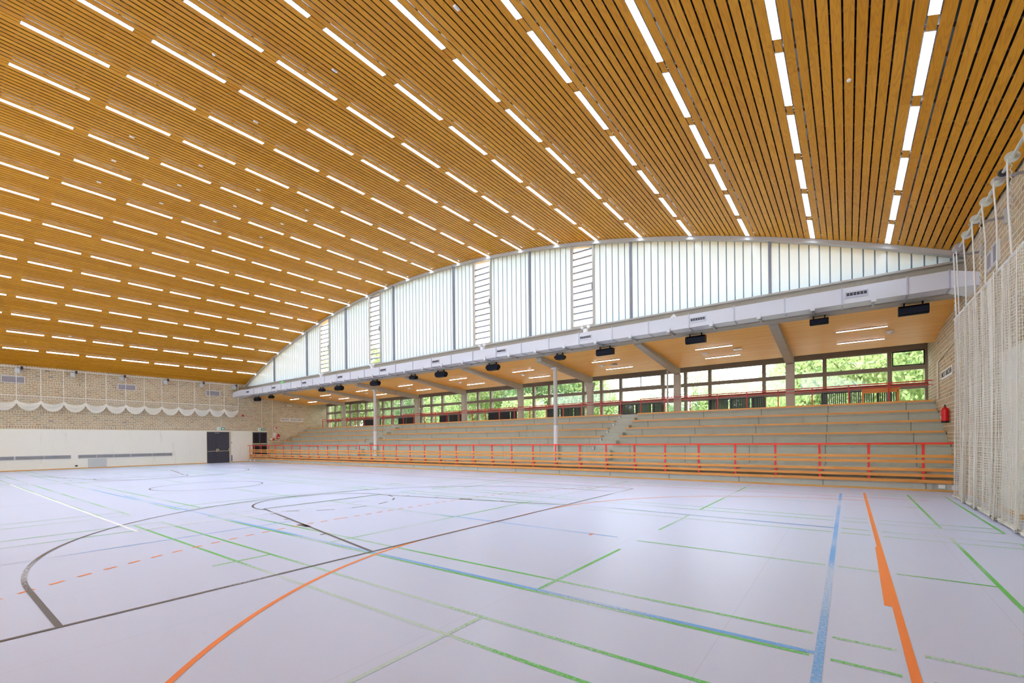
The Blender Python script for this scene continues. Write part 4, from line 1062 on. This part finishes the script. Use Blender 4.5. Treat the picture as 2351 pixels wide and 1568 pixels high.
MB().lathe((XS, 15.35, 6.2), [(0.09, -0.12), (0.11, -0.1), (0.11, 0.1), (0.08, 0.12)], 16, 'y').build('gear_drum', M_STEEL, hs)
TOPN = 4.6
for i, y in enumerate(dys + [15.27, 15.62]):
    a = (XS - 0.06, y - 0.01, ZSH - 0.02)
    MB().tube([a, (XS - 0.03 + random.uniform(-.02, .02), y, 5.4), (XS - 0.02, y + random.uniform(-.02, .02), TOPN)], 0.013, 6).build('hoist_rope', M_ROPE, label='white hoist rope dropping to the hanging net, %s from the stand' % ORD[8 - i], cat='rope', group='ropes of the hanging net')
for j, y in enumerate((10.95, 13.15, 15.9)):
    m = MB(); z = ZSH - 0.05; k = 0
    while z > TOPN + 0.02:
        m.tube([(XS + (0.012 if k % 2 else -0.012), y - (0.012 if k % 2 else -0.012), z), (XS - (0.012 if k % 2 else -0.012), y + (0.012 if k % 2 else -0.012), z - 0.06)], 0.008, 5); z -= 0.055; k += 1
    m.build('pull_chain', M_SHAFT, label='thin pale pull chain beside the hoist ropes, %s from the stand' % ['third', 'second', 'nearest'][j], cat='chain', group='chains of the hanging net')

def strand_mesh(name, P, r, mat, parent, nside=3):
    """P: list of polylines (numpy arrays n x 3)"""
    V = []; Fc = []; o = 0
    for pl in P:
        n = len(pl); d = np.gradient(pl, axis=0); d /= np.linalg.norm(d, axis=1)[:, None] + 1e-9
        ref = np.array([0, 0, 1.0]) if abs(d[n // 2][2]) < 0.8 else np.array([1.0, 0.3, 0])
        a = np.cross(d, ref); a /= np.linalg.norm(a, axis=1)[:, None] + 1e-9; b = np.cross(a, d)
        ring = np.stack([pl + r * (a * math.cos(2 * PI * k / nside) + b * math.sin(2 * PI * k / nside)) for k in range(nside)], axis=1)
        V.append(ring.reshape(-1, 3)); i = np.arange(n - 1)[:, None] * nside; k = np.arange(nside)[None, :]
        q = np.stack([o + i + k, o + i + (k + 1) % nside, o + i + nside + (k + 1) % nside, o + i + nside + k], axis=-1).reshape(-1, 4)
        Fc.append(q); o += n * nside
    V = np.concatenate(V); Fc = np.concatenate(Fc)
    V = V - np.array(WORLD[parent.name])
    me = bpy.data.meshes.new(name); me.vertices.add(len(V)); me.vertices.foreach_set('co', V.astype(np.float32).ravel())
    me.loops.add(len(Fc) * 4); me.loops.foreach_set('vertex_index', Fc.astype(np.int32).ravel())
    me.polygons.add(len(Fc)); me.polygons.foreach_set('loop_start', np.arange(0, len(Fc) * 4, 4, dtype=np.int32)); me.polygons.foreach_set('loop_total', np.full(len(Fc), 4, dtype=np.int32))
    me.update(); me.materials.append(mat)
    ob = bpy.data.objects.new(name, me); COL.objects.link(ob); ob.parent = parent; WORLD[ob.name] = (0, 0, 0); return ob
hn = thing('hanging_net', 'tall cream knotted net hanging in folds along the right wall', 'net', (2.2, 12.5, 0))
def net_xy(s, z):
    """s: 0..1 along the net from the stand end; returns x, y"""
    h = z / TOPN
    y = 16.05 + 0.45 * (1 - h) ** 2 - s * 7.6
    ph = s * 2 * PI * 16 + 1.6 * math.sin(s * 21) + 0.8 * math.sin(s * 57 + 1) + 0.5 * math.sin(3 * h + s * 9)
    am = 0.075 * (0.75 + 0.45 * math.sin(s * 33 + 2)) * (0.55 + 0.6 * (1 - h) + 0.15 * math.sin(5 * h + s * 40))
    x = 2.2 + am * math.sin(ph) + 0.06 * (1 - h)
    y += am * 0.9 * math.sin(2 * ph + 1.3)
    return x, y
# walk along the net so that the cords are evenly spaced in cloth length
NS = 6000
ss = np.linspace(0, 1, NS); pts = np.array([net_xy(s, 2.2) for s in ss]); dl = np.concatenate([[0], np.cumsum(np.linalg.norm(np.diff(pts, axis=0), axis=1))])
n_c = int(dl[-1] / 0.052); sv = np.interp(np.linspace(0, dl[-1], n_c), dl, ss)
zlev = np.linspace(0.03, TOPN, 40)
PL = []
for s in sv: PL.append(np.array([(*net_xy(s, z), z) for z in zlev]))
strand_mesh('vertical_cords', PL, 0.0052, M_NET, hn)
PL = []
for z in np.arange(0.03, TOPN, 0.052): PL.append(np.array([(*net_xy(s, z), z) for s in sv]))
strand_mesh('horizontal_cords', PL, 0.0052, M_NET, hn)
PL = [np.array([(2.2, 16.08 - 7.65 * t, TOPN + 0.012 * math.sin(t * 300)) for t in np.linspace(0, 1, 60)])]
strand_mesh('top_rope', PL, 0.016, M_ROPE, hn, 8)
PL = [np.array([(2.2 + 0.018 * math.cos(t * 2 * PI * 150), 16.08 - 7.65 * t, TOPN + 0.018 * math.sin(t * 2 * PI * 150)) for t in np.linspace(0, 1, 1500)])]
strand_mesh('lacing_cord', PL, 0.005, M_ROPE, hn, 5)
PL = [np.array([(*net_xy(0, z), z) for z in zlev]) + np.array([-0.0, 0.01, 0])]
strand_mesh('edge_rope', PL, 0.010, M_ROPE, hn, 6)
PL = []          # the slack part lying in a roll on the floor
for j in range(46):
    a0 = rng.uniform(0, 6.28); rr = rng.uniform(0.02, 0.065); f1 = rng.uniform(10, 30)
    ts = np.linspace(0, 1, 150)
    PL.append(np.array([(*(np.array(net_xy(t, 0.03)) * np.array([0.25, 1]) + np.array([0.75 * 2.25 + rr * math.cos(a0 + f1 * t), 0])), 0.055 + 0.045 * math.sin(a0 + f1 * t) * (rr / 0.085)) for t in ts]))
strand_mesh('slack_hem', PL, 0.0048, M_NET, hn)

# ------------------------------------------------------------------ outside: ground and trees
MB().box(-140, 60, 25.9, 110, -1.2, -1.0).build('lawn', M_GROUND, label='green lawn outside beyond the rear windows', cat='lawn', kind='stuff')
def make_crown(seed, n, hue):
    rg = np.random.RandomState(seed)
    # blobs make up a crown of unit radius
    blobs = [(rg.normal(0, .42, 3) * np.array([1, 1, .8]), rg.uniform(.32, .55)) for _ in range(16)]
    m = MB(); V = []; Fs = []
    for i in range(n):
        c, r = blobs[rg.randint(len(blobs))]
        d = rg.normal(size=3); d /= np.linalg.norm(d); p = c + d * r * rg.uniform(.75, 1.05)
        sz_ = rg.uniform(.022, .045); u = rg.normal(size=3); u /= np.linalg.norm(u); w_ = np.cross(u, d); w_ /= (np.linalg.norm(w_) + 1e-6)
        o = len(V); V += [tuple(p - u * sz_), tuple(p + w_ * sz_ * .6), tuple(p + u * sz_), tuple(p - w_ * sz_ * .6)]; Fs.append((o, o + 1, o + 2, o + 3))
    me = bpy.data.meshes.new('foliage'); me.from_pydata(V, [], Fs); me.materials.append(M_LEAF[hue]); me.update()
    core = blobs
    return me
CR = [make_crown(11, 9000, 0), make_crown(12, 9000, 1), make_crown(13, 9000, 2)]
TR = []
def tree(x, y, h, r, kind, label):
    t = thing('tree', label, 'tree', (x, y, -1.0), 'trees outside the rear windows')
    m = MB(); m.tube([(x, y, -1.0), (x + .1, y, h * .35), (x, y + .1, h * .7)], 0.22, 8, r2=0.08)
    rg = random.Random(int(x * 7 + y))
    for k in range(5):
        a = k * 1.3; m.tube([(x, y, h * (.25 + .08 * k)), (x + r * .6 * math.cos(a), y + r * .6 * math.sin(a), h * (.45 + .08 * k))], 0.08, 5, r2=0.03)
    m.build('trunk', M_BARK, t)
    o = bpy.data.objects.new('foliage', CR[kind]); COL.objects.link(o); o.parent = t
    zc = (h + 1.2) / 2 + 0.3; o.location = (0, 0, zc + 0.6); o.scale = (r, r, (h + 0.4) / 2 * 1.0); o.rotation_euler = (0, 0, rg.uniform(0, 6))
TL = [(4.5, 40, 11, 4.2, 0), (0.5, 37, 10, 3.8, 1), (-2.9, 43, 9.5, 3.0, 0), (9.5, 42, 12, 5, 2), (-9.5, 44, 4.5, 2.6, 1), (-14.5, 48, 5.5, 2.8, 2), (-17.5, 44, 6.0, 2.6, 1),
      (-21.5, 42, 9.5, 3.4, 0), (-26.5, 40, 11.5, 4.2, 2), (-32, 43, 12.5, 4.4, 0), (-37, 40, 12, 4.4, 1), (-43, 42, 13, 5.0, 2), (-49, 40, 13, 4.8, 0), (-56, 43, 17, 5.6, 1), (-63, 41, 15, 5, 0), (-70, 43, 18, 6, 2), (-79, 45, 15, 6, 0), (-90, 47, 16, 7, 1),
      (-30, 52, 11, 5, 1), (-46, 54, 13, 6, 0), (-62, 56, 14, 7, 2), (3, 52, 12, 6, 2), (-24, 36, 6, 3, 1), (-40, 34, 7, 3.2, 2), (-34, 34, 6, 3, 0), (-5.5, 50, 6.5, 3, 2), (-9, 62, 9.2, 4, 1), (-15, 64, 9.8, 4.4, 0), (-20.5, 60, 8.6, 3.6, 2)]
wd = ['dense leafy', 'light green airy', 'darker bushy']
TL2 = sorted(range(len(TL)), key=lambda i: -TL[i][0])
for rank, i in enumerate(TL2):
    x, y, h, r, k = TL[i]
    tree(x, y, h, r, k, '%s tree outside the rear windows, %s counted from the right wall' % (wd[k], ORD[rank + 1]))

MB().box(-60, 14, 25.75, 31.5, 2.3, 2.6).build('floor_bounce_slab', plain('pale_bounce_slab', (186, 188, 176), 0.8), kind='structure')  # unseen slab added outside to bounce sky light up onto the soffit
# ------------------------------------------------------------------ light and view
w = bpy.data.worlds.new('sky'); bpy.context.scene.world = w; w.use_nodes = True
bg = w.node_tree.nodes['Background']; bg.inputs[0].default_value = (0.87, 0.96, 1.05, 1); bg.inputs[1].default_value = 7.4
sc = bpy.context.scene
sc.view_settings.view_transform = 'Standard'; sc.view_settings.look = 'None'; sc.view_settings.gamma = 1.0; sc.view_settings.exposure = 0.0
sc.view_settings.use_curve_mapping = False
sc.cycles.max_bounces = 6; sc.cycles.diffuse_bounces = 5; sc.cycles.glossy_bounces = 3; sc.cycles.transparent_max_bounces = 10; sc.cycles.transmission_bounces = 3
sc.cycles.caustics_reflective = False; sc.cycles.caustics_refractive = False
sc.cycles.use_adaptive_sampling = True; sc.cycles.adaptive_threshold = 0.03
print('lamps', n_l)
